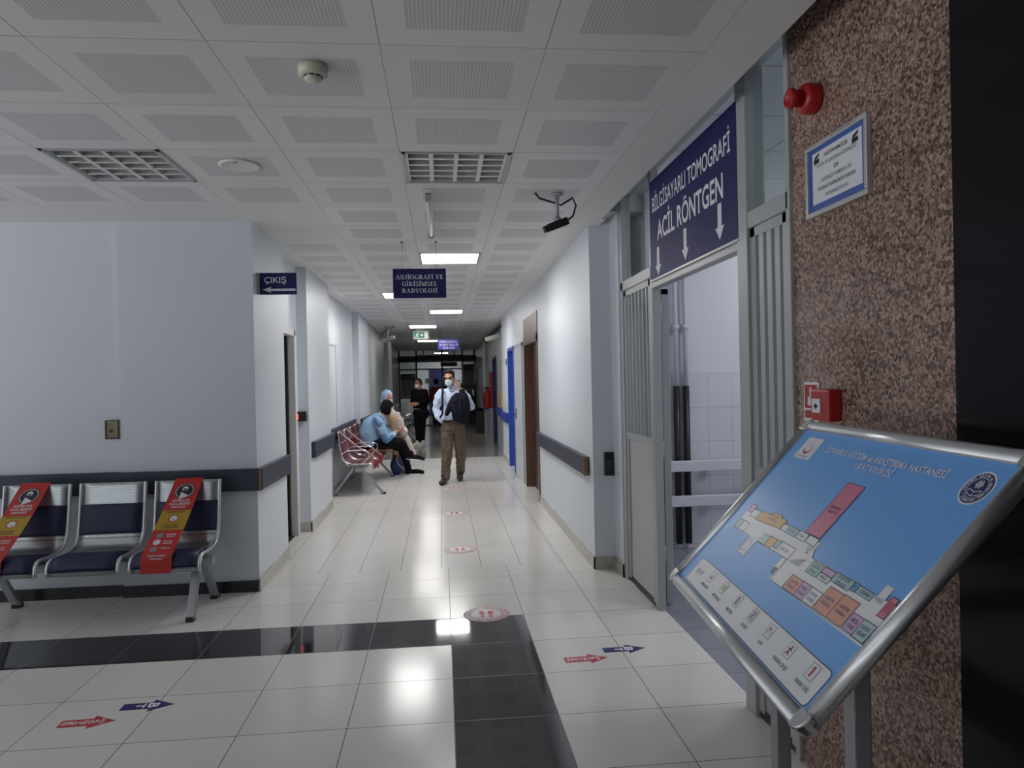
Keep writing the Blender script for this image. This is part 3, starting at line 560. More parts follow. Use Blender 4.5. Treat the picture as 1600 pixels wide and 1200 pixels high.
def ceiling_camera(label, loc, yaw, tilt, body, s=1.0, drop=0.17, cable=True):
    o = empty('security_camera', label, 'camera', loc, yaw)
    MB().lathe((0, 0, 0), (0, 0, -1), [(0.05*s, 0), (0.05*s, 0.012), (0.02, 0.014), (0.016, 0.03)], 'alu_matt').tube([(0, 0, 0), (0, 0, -drop)], 0.016*s, 'alu_matt').lathe((0, 0, -drop), (0, 0, -1), [(0.022, -0.01), (0.026, 0.0), (0.02, 0.02), (0, 0.022)], 'alu_matt').build('mount', o)
    d = V((math.cos(tilt), 0, -math.sin(tilt))); u = V((math.sin(tilt), 0, math.cos(tilt))); c = V((0.0, 0, -drop - 0.045*s))
    MB().obox(c - d*0.09*s - V((0, 0.033*s, 0)) - u*0.03*s, d*0.18*s, V((0, 0.066*s, 0)), u*0.06*s, body).build('body', o, 0.006); MB().tube([c + d*0.09*s, c + d*0.125*s], 0.026*s, body, 14).build('lens', o)
    if cable:
        p = c - d*0.09*s
        MB().tube([p, p - d*0.05 + V((0, 0, 0.02)), p - d*0.075 + V((0, 0, 0.08)), p - d*0.05 + V((0, 0, 0.14)), V((-0.03, 0, -0.075)), V((0.02, -0.01, -0.06)), V((0.12, -0.02, -0.035)), V((0.15, -0.02, 0))], 0.007, 'black').build('cable', o)
    return o
ceiling_camera('black security camera hanging on a grey arm near the side room entrance', (0.794, 4.79, CZ), math.radians(195), math.radians(22), 'black', 0.85, 0.17)
ceiling_camera('far security camera hanging near the left wall above the benches', (-1.12, 15.6, 2.76), math.radians(-20), math.radians(-18), 'steel', 1.3, 0.22)
o = empty('security_camera', 'white tube security camera on the far right wall', 'camera', (1.30, 16.0, 2.45)); MB().tube([(0, 0, 0.05), (-0.12, -0.02, 0.05)], 0.02, 'white').build('bracket', o); MB().tube([(0.0, -0.16, 0.10), (-0.30, 0.03, 0.02)], 0.055, 'white', 12).tube([(-0.30, 0.03, 0.02), (-0.33, 0.05, 0.012)], 0.06, 'black', 12).build('body', o)
o = empty('conduit', 'thin conduit running along the far right wall under the ceiling', 'pipe', (1.262, 16.2, 2.70)); MB().tube([(0, -1.6, 0), (0, 3.6, 0)], 0.025, 'dark').build('tube', o)

# serif letters for the hanging sign
def serif_geo(word):
    """polygons of heavy roman capitals, height 1"""
    out = []; x = 0.0; t, n, h = 0.17, 0.06, 0.06
    def P(*p): out.append([(x + a, b) for a, b in p])
    def stem(a, w=t, y0=0.0, y1=1.0): P((a, y0), (a + w, y0), (a + w, y1), (a, y1))
    def ser(a, b, y): P((a, y), (b, y), (b, y + h), (a, y + h))
    def diag(x0, y0, x1, y1, w): P((x0, y0), (x0 + w, y0), (x1 + w, y1), (x1, y1))
    def arc(cx, cy, rx, ry, a0, a1, wx, wy, k=14):
        for i in range(k):
            a, c = [math.radians(a0 + (a1 - a0)*q/k) for q in (i, i + 1)]
            P(*[(cx + r1*math.cos(s), cy + r2*math.sin(s)) for s, r1, r2 in ((a, rx, ry), (c, rx, ry), (c, rx - wx, ry - wy), (a, rx - wx, ry - wy))])
    for c in word:
        w = 0.7
        if c == ' ': w = 0.3
        elif c in 'Iİ':
            stem(0.1); ser(0, 0.37, 0); ser(0, 0.37, 1 - h); w = 0.37
            if c == 'İ': arc(0.185, 1.17, 0.09, 0.09, 0, 360, 0.089, 0.089, 8)
        elif c == 'A': diag(0.06, 0, 0.36, 1, n); diag(0.56, 0, 0.30, 1, t); ser(0.2, 0.6, 0.3); ser(0, 0.26, 0); ser(0.48, 0.82, 0); w = 0.82
        elif c == 'V': diag(0.30, 0, 0.06, 1, t); diag(0.38, 0, 0.62, 1, n); ser(0, 0.34, 1 - h); ser(0.52, 0.78, 1 - h); w = 0.78
        elif c == 'N': stem(0.1, n); stem(0.62, n); diag(0.5, 0, 0.08, 1, t); ser(0, 0.26, 0); ser(0, 0.2, 1 - h); ser(0.5, 0.8, 1 - h); w = 0.8
        elif c == 'M': stem(0.1, n); stem(0.72, t); diag(0.4, 0.05, 0.08, 1, t); diag(0.46, 0.05, 0.74, 1, n); ser(0, 0.26, 0); ser(0.62, 0.98, 0); ser(0, 0.25, 1 - h); ser(0.72, 0.98, 1 - h); w = 0.98
        elif c == 'J': stem(0.22, t, 0.2); ser(0.12, 0.5, 1 - h); arc(0.2, 0.2, 0.19, 0.22, 180, 360, 0.09, 0.07); w = 0.5
        elif c == 'E': stem(0.1); ser(0, 0.6, 0); ser(0, 0.6, 1 - h); ser(0.2, 0.46, 0.47); stem(0.56, 0.05, 0, 0.25); stem(0.54, 0.05, 0.78, 1); stem(0.43, 0.05, 0.38, 0.62); w = 0.64
        elif c == 'F': stem(0.1); ser(0, 0.37, 0); ser(0, 0.58, 1 - h); ser(0.2, 0.46, 0.47); stem(0.54, 0.05, 0.76, 1); stem(0.43, 0.05, 0.38, 0.62); w = 0.6
        elif c == 'L': stem(0.1); ser(0, 0.6, 0); ser(0, 0.37, 1 - h); stem(0.56, 0.05, 0, 0.27); w = 0.63
        elif c == 'Y': stem(0.3, t, 0, 0.48); ser(0.2, 0.57, 0); diag(0.3, 0.42, 0.06, 1, t); diag(0.4, 0.42, 0.62, 1, n); ser(0, 0.32, 1 - h); ser(0.52, 0.78, 1 - h); w = 0.78
        elif c == 'D': stem(0.1); ser(0, 0.34, 0); ser(0, 0.34, 1 - h); arc(0.3, 0.5, 0.42, 0.5, -90, 90, t, h); w = 0.74
        elif c in 'R': stem(0.1); ser(0, 0.37, 0); ser(0, 0.34, 1 - h); arc(0.3, 0.74, 0.3, 0.26, -90, 90, 0.16, h); diag(0.56, 0, 0.32, 0.5, t); ser(0.55, 0.8, 0); w = 0.78
        elif c == 'O': arc(0.4, 0.5, 0.39, 0.52, 0, 360, 0.17, h, 24); w = 0.8
        elif c == 'G': arc(0.4, 0.5, 0.39, 0.52, 40, 330, 0.17, h, 22); stem(0.58, t, 0.06, 0.42); ser(0.48, 0.82, 0.4); w = 0.82
        elif c in 'SŞ':
            arc(0.3, 0.74, 0.26, 0.27, 30, 270, 0.13, 0.09); arc(0.3, 0.26, 0.28, 0.28, -150, 90, 0.14, 0.09); stem(0.5, 0.05, 0.72, 0.98); stem(0.03, 0.05, 0.02, 0.3); w = 0.62
            if c == 'Ş': arc(0.3, -0.14, 0.11, 0.1, -140, 90, 0.06, 0.05, 8)
        x += w + 0.07
    return out, x - 0.07
def serif_text(b, word, m, fn, h, width=None):
    pol, w = serif_geo(word); k = h; kx = (width / w) if width else h
    for p in pol: b.add([fn((q[0] - w/2)*kx, q[1]*k) for q in p], [tuple(range(len(p)))], m)
def hanging_sign(label, loc, w, h, m, lines, drop, lh):
    o = empty('hanging_sign', label, 'sign', loc)
    MB().box((-w/2, -0.012, -h), (w/2, 0.012, 0), m).build('panel', o, 0.003)
    for i, (tx, ww, z) in enumerate(lines):
        pass
    b = MB(); F = plane_fn((0, -0.0132, -h), (1, 0, 0), (0, 0, 1))
    for tx, ww, z in lines: serif_text(b, tx, 'letter', lambda x, y, z=z: F(x, y + z), lh, ww)
    b.build('lettering', o)
    for x in (-w*0.32, w*0.32): MB().tube([(x, 0, -0.005), (x, 0, drop)], 0.0022, 'alu_matt', 6).lathe((x, 0, drop), (0, 0, -1), [(0.012, 0), (0.012, 0.008), (0, 0.01)], 'dark', 10).build('hanging_wire', o)
    return o
hanging_sign('navy hanging sign with white serif lettering over the corridor entrance', (-0.174, 6.45, 2.556), 0.466, 0.258, 'sign', [('ANJİOGRAFİ VE', 0.415, 0.165), ('GİRİŞİMSEL', 0.31, 0.105), ('RADYOLOJİ', 0.31, 0.045)], CZ - 2.556, 0.038)
hanging_sign('small blue hanging sign with white lettering deep in the corridor', (0.175, 16.2, 2.50), 0.47, 0.23, 'sign_far', [('GİRİŞİMSEL', 0.41, 0.155), ('RADYOLOJİ', 0.41, 0.085), ('SERVİSİ', 0.27, 0.02)], 2.76 - 2.50, 0.043)
o = empty('exit_sign', 'green lit running man exit sign under the far ceiling', 'sign', (-0.44, 16.5, 2.53))
boxes('housing', [((-0.175, -0.03, 0), (0.175, 0.03, 0.19))], 'white', o, 0.004); boxes('stem', [((-0.1, -0.02, 0.19), (0.1, 0.02, 0.25))], 'white', o)
b = MB().box((-0.15, -0.034, 0.03), (0.075, -0.031, 0.155), 'exit_green').box((0.085, -0.034, 0.03), (0.14, -0.031, 0.155), 'exit_white'); q = (0, -0.0345, 0)
b.disc(V((-0.07, -0.0345, 0.133)), (1, 0, 0), (0, 0, 1), 0.013, 'exit_white', 12)
for p0, p1, w in (((-0.075, 0.12), (-0.095, 0.08), 0.026), ((-0.095, 0.08), (-0.065, 0.06), 0.016), ((-0.065, 0.06), (-0.07, 0.04), 0.014), ((-0.095, 0.08), (-0.125, 0.045), 0.016), ((-0.08, 0.115), (-0.045, 0.10), 0.012), ((-0.085, 0.115), (-0.12, 0.10), 0.012)):
    b.bar((p0[0], -0.0346, p0[1]), (p1[0], -0.0346, p1[1]), w, 0.0006, 'exit_white', up=(0, 1, 0))
b.prism([(-0.01, 0.015), (0.02, 0.015), (0.02, 0.035), (0.055, 0), (0.02, -0.035), (0.02, -0.015), (-0.01, -0.015)], (-0.0, -0.0345, 0.093), (1, 0, 0), (0, 0, 1), (0, -0.0004, 0), 'exit_white')
b.build('pictogram', o)
o = empty('flag_sign', 'small navy sign with a left arrow sticking out from the left corner', 'sign', (-1.40, 5.75, 2.255))
boxes('bracket', [((0.0, -0.02, 0), (0.022, 0.02, 0.165))], 'alu_matt', o); boxes('panel', [((0.022, -0.015, 0), (0.298, 0.015, 0.165))], 'sign', o, 0.002)
b = MB(); F = plane_fn((0.16, -0.0165, 0), (1, 0, 0), (0, 0, 1)); b.text('ÇIKIŞ', 'letter', lambda x, y: F(x - 0.02, y + 0.088), 0.047, 0.165, bold=0.01)
b.add([F(*p) for p in [(-0.118, 0.035), (-0.05, 0.058), (-0.058, 0.043), (0.13, 0.043), (0.13, 0.025), (-0.058, 0.025), (-0.05, 0.012)]], [tuple(range(7))], 'letter'); b.build('lettering', o)
o = empty('queue_display', 'small black display with a red digit on the left pillar', 'display', (-1.475, 7.80, 1.17)); boxes('housing', [((-0.055, -0.05, 0), (0.055, 0, 0.10))], 'black', o, 0.003); MB().text('1', 'led_red', plane_fn((-0.03, -0.0515, 0.02), (1, 0, 0), (0, 0, 1)), 0.06, bold=0.02).build('digit', o)
o = empty('socket_box', 'open brown socket recess in the grey left wall above the bench', 'socket', (-2.434, 5.62, 1.18)); boxes('rim', [((-0.05, -0.008, 0), (0.05, 0, 0.01)), ((-0.05, -0.008, 0.13), (0.05, 0, 0.14)), ((-0.05, -0.008, 0), (-0.04, 0, 0.14)), ((0.04, -0.008, 0), (0.05, 0, 0.14))], 'dark', o)
boxes('back', [((-0.042, -0.004, 0.01), (0.042, 0.0, 0.125))], 'cardboard', o); boxes('plug', [((-0.02, -0.007, 0.05), (0.0, -0.004, 0.07))], 'dark', o)
o = empty('notice_board', 'tall glossy white board on the left corridor wall', 'board', (-1.53, 10.0, 0.82)); boxes('panel', [((0, -0.55, 0), (0.012, 0.60, 1.27))], 'board_white', o); boxes('frame', [((0, -0.57, 1.27), (0.025, 0.62, 1.30)), ((0, 0.60, 0), (0.025, 0.63, 1.3)), ((0, -0.57, -0.02), (0.025, 0.62, 0.0))], 'alu', o)

# ================================================================== floor markings
def sticker(x, y, label, s=0.152):
    o = empty('floor_sticker', label, 'floor sticker', (x, y, 0.0), 0, 'round footprint stickers on the floor')
    MB().lathe((0, 0, 0), (0, 0, 1), [(s, 0), (s, 0.0012), (0, 0.0012)], 'paper', 48).build('disc', o)
    b = MB(); X, Y = V((1, 0, 0)), V((0, 1, 0)); c = V((0, 0, 0.0016))
    b.disc(c, X, Y, s, 'sticker_red', 48, s, s*0.95); b.disc(c, X, Y, s*0.73, 'sticker_red', 48, s*0.73, s*0.69)
    tx = 'SOSYAL MESAFEYİ KORUYALIM  •  '
    for i, ch in enumerate(tx):
        if ch == ' ': continue
        a = math.pi*0.95 - i*2*math.pi/len(tx); rd = V((math.cos(a), math.sin(a), 0)); tn = V((math.sin(a), -math.cos(a), 0))
        b.text(ch, 'sticker_red', lambda x, y, rd=rd, tn=tn: c + rd*(s*0.775 + y) + tn*x, s*0.14, bold=0.02)
    for sx in (-1, 1):
        def foot(p, sx=sx): return c + V((sx*s*0.19 + p[0]*s*sx, p[1]*s, 0))
        b.add([foot((0.13*math.cos(t) + 0.02*math.sin(t), 0.16 + 0.29*math.sin(t))) for t in [2*math.pi*k/20 for k in range(20)]], [tuple(range(20))], 'sticker_red')
        b.add([foot((0.10*math.cos(t) - 0.01, -0.30 + 0.14*math.sin(t))) for t in [2*math.pi*k/16 for k in range(16)]], [tuple(range(16))], 'sticker_red')
    b.build('print', o)
for x, y, l in ((0.263, 4.80, 'round red and white footprint sticker at the end of the black band, nearest of four'), (0.137, 6.69, 'second nearest round footprint sticker in the corridor floor row'), (0.117, 8.56, 'third nearest round footprint sticker in the corridor floor row'), (0.115, 10.57, "round footprint sticker at the walking man's feet, farthest of four")): sticker(x, y, l)
def floor_arrow(x, y, m, lines, label, head='', L=0.235, W=0.13, rz=0.0):
    o = empty('floor_arrow', label, 'floor arrow', (x, y, 0), rz, 'arrow stickers on the floor')
    a = L*0.56
    MB().prism([(0, -W*0.27), (a, -W*0.27), (a, -W*0.5), (L, 0), (a, W*0.5), (a, W*0.27), (0, W*0.27)], (0, 0, 0), (1, 0, 0), (0, 1, 0), (0, 0, 0.0012), m).build('arrow', o)
    b = MB(); F = plane_fn((0, 0, 0.0017), (0, -1, 0), (1, 0, 0))
    for ch, pos, h in lines: b.text(ch, 'letter', lambda x, y, pos=pos: F(x, y + pos), h, min(0.05, h*1.7) if len(ch) == 1 else 0.06, bold=0.03)
    b.build('lettering', o)
RT = [(c, 0.185*0.0 + 0.012 + 0.0235*i, 0.019) for i, c in enumerate('NEGTNÖR')]
for x, y, w, tr in ((-1.797, 3.535, 'beside the silver bench', 'left'), (0.643, 3.94, 'near the side room entrance', 'right')):
    floor_arrow(x, y, 'sticker_red', RT + [('ACİL', 0.180, 0.016)], f'red floor arrow sticker {w}', L=0.245, rz=0.03)
for x, y, w in ((-1.582, 3.68, 'beside the silver bench'), (0.885, 4.05, 'near the side room entrance')):
    floor_arrow(x, y, 'sticker_blue', [('T', 0.07, 0.042), ('B', 0.125, 0.05)], f'navy floor arrow sticker {w}', L=0.245, rz=0.02)

# ================================================================== benches
PROF = [(0.0, 0.88), (0.02, 0.74), (0.045, 0.60), (0.065, 0.52), (0.095, 0.475), (0.14, 0.445), (0.22, 0.43), (0.32, 0.432), (0.41, 0.435), (0.45, 0.428), (0.475, 0.40), (0.485, 0.365), (0.482, 0.335)]
def prof_fine(n=60):
    L = [0.0]
    for a, b in zip(PROF, PROF[1:]): L.append(L[-1] + math.hypot(b[0]-a[0], b[1]-a[1]))
    tot = L[-1]
    def at(s):
        s = max(0.0, min(tot, s))
        for i in range(len(PROF)-1):
            if s <= L[i+1] + 1e-9:
                k = (s - L[i])/(L[i+1]-L[i]); p = [PROF[max(0, i-1)], PROF[i], PROF[i+1], PROF[min(len(PROF)-1, i+2)]]
                return tuple(0.5*((2*p[1][q]) + (-p[0][q]+p[2][q])*k + (2*p[0][q]-5*p[1][q]+4*p[2][q]-p[3][q])*k*k + (-p[0][q]+3*p[1][q]-3*p[2][q]+p[3][q])*k**3) for q in (0, 1))
        return PROF[-1]
    return tot, at
PT, PAT = prof_fine()
def pnorm(s):
    a, b = PAT(s - 0.01), PAT(s + 0.01); d = V((b[0]-a[0], b[1]-a[1])); d.normalize(); return V((-d.y, d.x))   # up / forward side
def on_prof(x, s, off=0.0):
    p = PAT(s); n = pnorm(s); return V((x, -(p[0] + n.x*off), p[1] + n.y*off))
def prof_sheet(b, x0, x1, s0, s1, o0, o1, m, n=24, puff=0.0, nx=6):
    """closed slab following the seat profile"""
    vs = []; fs = []; W = nx + 1
    for lay, off in ((0, o0), (1, o1)):
        for i in range(n+1):
            s = s0 + (s1-s0)*i/n
            for j in range(W):
                t = j/nx; x = x0 + (x1-x0)*t
                e = puff*(1 - (2*t-1)**4)*(1 - (2*i/n-1)**4) if lay else 0
                vs.append(on_prof(x, s, off + e))
    N = (n+1)*W
    for i in range(n):
        for j in range(nx):
            a = i*W + j; fs.append((a, a+W, a+W+1, a+1)); fs.append((N+a, N+a+1, N+a+W+1, N+a+W))
    for i in range(n):
        a = i*W; fs.append((a, N+a, N+a+W, a+W)); a = i*W+nx; fs.append((a, a+W, N+a+W, N+a))
    for j in range(nx):
        fs.append((j, j+1, N+j+1, N+j)); a = n*W+j; fs.append((a, N+a, N+a+1, a+1))
    b.add(vs, fs, m, True)
def bench(name, label, loc, rz, seats, w, pitch, perf, pad, pads, tube_m, beam_m, legs, arms, spread=0.34, lc=0.27):
    o = empty(name, label, 'bench', loc, rz)
    for k in range(seats):
        x0 = k*pitch; x1 = x0 + w
        b = MB(); prof_sheet(b, x0, x1, 0.0, PT, -0.002, 0.002, perf)
        seat = b.build('seat', o, uvfn=lambda c: (c.x, c.z - c.y))
        for x in (x0, x1):
            MB().tube([on_prof(x, PT*i/28) for i in range(29)], 0.0125, tube_m).build('side_frame', seat)
        if pads:
            b = MB(); prof_sheet(b, x0 + 0.015, x1 - 0.015, 0.15, 0.36, 0.004, 0.014, pad, 10, 0.008); b.build('back_pad', seat)
            b = MB(); prof_sheet(b, x0 + 0.015, x1 - 0.015, 0.60, 0.86, 0.004, 0.014, pad, 12, 0.008); b.build('seat_pad', seat)
    xa, xb = -0.03, (seats-1)*pitch + w + 0.03
    boxes('beam', [((xa, -0.31, 0.325), (xb, -0.23, 0.385))], beam_m, o, 0.006)
    for k in range(seats):
        for q in (0.05, w - 0.09): boxes('bracket', [((k*pitch + q, -0.40, 0.382), (k*pitch + q + 0.04, -0.14, 0.42))], beam_m, o)
    for x in legs:
        for s in (-1, 1):
            f = V((x, -lc + s*spread, 0.012)); t = V((x, -0.25 + s*0.05, 0.37))
            l = MB().bar(f, t, 0.035, 0.055, beam_m, up=(1, 0, 0)).build('leg', o, 0.006)
            MB().box((x - 0.024, f.y - 0.033, 0), (x + 0.024, f.y + 0.033, 0.03), 'black').build('foot_cap', l)
    for x in arms:
        MB().tube([(x, -0.14, 0.41), (x, -0.06, 0.50), (x, -0.05, 0.58), (x, -0.12, 0.62), (x, -0.36, 0.625), (x, -0.43, 0.59), (x, -0.42, 0.53), (x, -0.28, 0.39)], 0.011, tube_m).build('armrest', o)
    return o
def strip(name, label, loc, rz, xt, xb, w, s0, s1, full, group):
    o = empty(name, label, 'distancing strip', loc, rz, group); L = (0.71 + s1)
    def F(t, d, off=0.022):           # t along the strip from the top, d across
        s = t*L; x = xt + (xb - xt)*t; A, B = V((-0.012, 0.892)), V((0.505, 0.452)); D = B - A; L1 = D.length; N = V((-D.y, D.x)).normalized(); o_ = off - 0.02
        if s < L1: q = A + D*(s/L1) + N*(o_ - 0.018*math.sin(math.pi*s/L1))
        else: q = B + V((o_, -(s - L1)))
        return V((x + d, -q.x, q.y))
    b = MB(); n = 40
    def seg(t0, t1, m, o0=0.020, o1=0.022, d0=-w/2, d1=w/2):
        vs = []; fs = []; k = max(1, int(n*(t1-t0)))
        for i in range(k+1):
            t = t0 + (t1-t0)*i/k
            vs += [F(t, d0, o1), F(t, d1, o1), F(t, d1, o0), F(t, d0, o0)]
        for i in range(k):
            for q in range(4): fs.append((i*4+q, i*4+(q+1)%4, i*4+4+(q+1)%4, i*4+4+q))
        fs += [(3, 2, 1, 0), (k*4, k*4+1, k*4+2, k*4+3)]
        return vs, fs, m
    b.add(*seg(0, 1, 'strap' if full else 'strap_pale', 0.020, 0.022 if full else 0.030)); b.build('band', o)
    if not full:
        b = MB(); b.add(*seg(0.86, 1, 'strap', 0.0185, 0.0315, -w*0.53, w*0.53)); b.build('red_end', o); return o
    b = MB(); b.add(*seg(0.36, 0.575, 'strap_y', 0.0222, 0.0226)); b.build('yellow_panel', o)
    b = MB()
    def tx(s, t, h, ww, m='letter'):
        fn = lambda x, y: F(t - y/L, x, 0.0233); b.text(s, m, fn, h, ww, bold=0.02)
    def dsc(t, d, r, m, off=0.023, r0=0.0, n=20):
        pts = [F(t + r*math.sin(2*math.pi*k/n)/L, d + r*math.cos(2*math.pi*k/n), off) for k in range(n)]
        if r0: 
            q = [F(t + r0*math.sin(2*math.pi*k/n)/L, d + r0*math.cos(2*math.pi*k/n), off) for k in range(n)]
            b.add(pts + q, [(k, (k+1) % n, n+(k+1) % n, n+k) for k in range(n)], m)
        else: b.add(pts, [tuple(range(n))], m)
    dsc(0.145, 0.0, w*0.34, 'ink'); dsc(0.145, 0.0, w*0.31, 'letter', 0.0232, w*0.29); dsc(0.12, 0.0, w*0.10, 'letter', 0.0234); dsc(0.20, 0.0, w*0.20, 'letter', 0.0233, 0, 3); dsc(0.13, 0.0, w*0.05, 'ink', 0.0236)
    tx('SAĞLIĞINIZ İÇİN', 0.265, 0.019, w*0.62); tx('SOSYAL MESAFEYİ', 0.300, 0.019, w*0.72); tx('KORUYUNUZ', 0.335, 0.019, w*0.5)
    tx('SAĞLIĞINIZ İÇİN', 0.385, 0.013, w*0.62, 'ink'); dsc(0.45, 0.0, w*0.17, 'letter', 0.0232); dsc(0.45, 0.0, w*0.17, 'strap', 0.0234, w*0.13); tx('x', 0.468, 0.026, None, 'ink')
    tx('BU KOLTUĞA', 0.53, 0.013, w*0.5, 'ink'); tx('OTURMAYINIZ', 0.558, 0.013, w*0.55, 'ink')
    for i, (t, s1_, s2_) in enumerate(((0.635, 'MASKE', 'TAKINIZ'), (0.71, 'SOSYAL', 'MESAFE'), (0.785, 'TEMİZLİK', ''))):
        dsc(t, -w*0.2, w*0.12, 'letter' if i == 1 else 'greyink'); 
        b2 = lambda x, y, t=t: F(t - y/L, x + w*0.17, 0.0233)
        b.text(s1_, 'letter', lambda x, y, f=b2: f(x, y + 0.002), 0.011, w*0.3, bold=0.02)
        if s2_: b.text(s2_, 'letter', lambda x, y, f=b2: f(x, y - 0.016), 0.011, w*0.3, bold=0.02)
    tx('SAĞLIKLI GÜNLER', 0.86, 0.010, w*0.6); tx('DİLERİZ', 0.885, 0.010, w*0.4)
    b.build('print', o); return o

BL = (-3.09, 5.44, 0)
bench('waiting_bench', 'silver perforated metal bench with navy pads along the grey left wall', BL, 0, 3, 0.44, 0.515, 'perf', 'navy_pad', True, 'alu', 'steel', (0.03, 1.40), (), 0.26, 0.20)
strip('distancing_strip', 'red and yellow printed strip across the left seat of the silver bench', BL, 0, 0.205, 0.145, 0.195, 0, 0.085, True, 'red strips on the silver bench')
strip('distancing_strip', 'red and yellow printed strip across the right seat of the silver bench', BL, 0, 1.255, 1.20, 0.195, 0, 0.085, True, 'red strips on the silver bench')
BR = (-1.45, 10.22, 0); RZ = math.pi/2
bench('waiting_bench', 'burgundy metal bench with chrome arms where two people sit', BR, RZ, 4, 0.60, 0.66, 'perf_red', 'red_pad', True, 'chrome', 'steel', (0.04, 1.95), (0.0, 0.63, 1.29, 2.61))
strip('distancing_strip', 'thin faded strip with a red end slung over the nearest seat of the burgundy bench', BR, RZ, 0.12, 0.42, 0.06, 0, 0.09, False, 'thin strips on the burgundy bench')
strip('distancing_strip', 'thin faded strip with a red end slung over the second seat of the burgundy bench', BR, RZ, 0.80, 1.10, 0.06, 0, 0.09, False, 'thin strips on the burgundy bench')
bench('waiting_bench', 'dark far bench with chrome legs behind the standing woman in black', (-1.34, 20.4, 0), RZ, 4, 0.52, 0.58, 'perf_navy', 'navy_pad', True, 'chrome', 'steel', (0.04, 2.2), (0.0, 0.55, 1.13, 1.71))
bench('waiting_bench', 'dark bench half hidden between the seated pair and the standing woman', (-1.37, 17.95, 0), RZ, 3, 0.52, 0.58, 'perf_navy', 'navy_pad', True, 'chrome', 'steel', (0.04, 1.6), (0.0, 0.55, 1.13))

# ================================================================== map board on its stand
BD = V((0.70856635, 2.23892039, 0.90790491)); BU = V((-0.0888943, -0.99604107, 0)); BV = V((0.67547488, -0.06028453, 0.7349146)); BW, BH = 1.022, 0.672
BN = BU.cross(BV).normalized()
if BN.z < 0: BN = -BN
o = empty('map_stand', 'slanted silver framed hospital floor map on a grey stand before the granite wall', 'map stand', (0, 0, 0))
def BP(u, v, n=0.0): return BD + BU*u + BV*v + BN*n
MB().obox(BP(0.02, 0.02, -0.014), BU*(BW - 0.04), BV*(BH - 0.04), BN*0.010, 'alu_matt').build('back_plate', o)
sheet = MB().obox(BP(0.02, 0.02, -0.004), BU*(BW - 0.04), BV*(BH - 0.04), BN*0.004, 'map_blue').build('map_sheet', o)
def frame_side(p0, p1, inward, name='frame_rail'):
    """rounded snap-frame rail; p0..p1 is the outer edge"""
    w, d = 0.036, (p1 - p0); prof = [(0, -0.014), (0, -0.002), (0.004, 0.006), (0.012, 0.011), (0.022, 0.0105), (0.031, 0.007), (w, 0.001), (w, -0.014)]
    b = MB(); vs = [p0 + inward*a + BN*h for a, h in prof] + [p1 + inward*a + BN*h for a, h in prof]; n = len(prof)
    b.add(vs, [(i, i+1, n+i+1, n+i) for i in range(n-1)] + [(n-1, 0, n, 2*n-1), tuple(range(n-1, -1, -1)), tuple(range(n, 2*n))], 'alu', True)
    return b.build(name, o)
c = 0.03
frame_side(BP(c, 0), BP(BW - c, 0), BV); frame_side(BP(c, BH), BP(BW - c, BH), -BV); frame_side(BP(0, c), BP(0, BH - c), BU); frame_side(BP(BW, c), BP(BW, BH - c), -BU)
for uu, vv, su, sv in ((0, 0, 1, 1), (BW, 0, -1, 1), (0, BH, 1, -1), (BW, BH, -1, -1)):
    pts = [(0.042, 0)] + [(c - c*math.sin(t), c - c*math.cos(t)) for t in [k*math.pi/16 for k in range(9)]] + [(0, 0.042), (0.042, 0.042)]
    b = MB(); b.prism([(uu + su*a, vv + sv*q) for a, q in pts], BD - BN*0.016, BU, BV, BN*0.0275, 'chrome'); b.build('corner_cap', o, 0.003)
# the printed plan
b = MB(); LV = 0.0004
def poly(pts, m, lv=1): b.add([BP(u, v, LV*lv) for u, v in pts], [tuple(range(len(pts)))], m)
def outline(pts, m='ink', w=0.0016, lv=4):
    for p, q in zip(pts, pts[1:] + pts[:1]):
        d = V((q[0]-p[0], q[1]-p[1])); 
        if d.length < 1e-6: continue
        d.normalize(); k = V((-d.y, d.x))*w/2; poly([(p[0]-k.x, p[1]-k.y), (q[0]-k.x, q[1]-k.y), (q[0]+k.x, q[1]+k.y), (p[0]+k.x, p[1]+k.y)], m, lv)
def rect(u0, v0, u1, v1): return [(u0, v0), (u1, v0), (u1, v1), (u0, v1)]
def BT(s, u, v, h, w=None, m='ink', align='C', bold=0.01, lv=6): b.text(s, m, lambda x, y: BP(u + x, v + y, LV*lv), h, w, align, bold)
white_a = [(0.115, 0.328), (0.20, 0.33), (0.366, 0.333), (0.584, 0.340), (0.60, 0.31), (0.618, 0.29), (0.561, 0.29), (0.527, 0.257), (0.319, 0.254), (0.309, 0.203), (0.258, 0.2), (0.247, 0.258), (0.111, 0.255), (0.108, 0.30)]
white_b = [(0.598, 0.291), (0.913, 0.29), (0.913, 0.318), (0.937, 0.319), (0.944, 0.291), (0.984, 0.293), (0.978, 0.258), (0.992, 0.256), (0.997, 0.221), (0.979, 0.22), (0.979, 0.198), (0.531, 0.192), (0.526, 0.22), (0.497, 0.232), (0.497, 0.262), (0.52, 0.299)]
poly([(0.50, 0.26), (0.527, 0.255), (0.618, 0.288), (0.60, 0.31), (0.52, 0.30)], 'mapw', 2.2)
for w_ in (white_a, white_b):
    outline(w_, lv=2)
for pts in (rect(0.11, 0.255, 0.60, 0.332), rect(0.257, 0.20, 0.312, 0.26), rect(0.52, 0.193, 0.98, 0.291), rect(0.498, 0.225, 0.53, 0.30), rect(0.913, 0.28, 0.94, 0.32), rect(0.975, 0.222, 0.996, 0.257)): poly(pts, 'mapw', 2); 
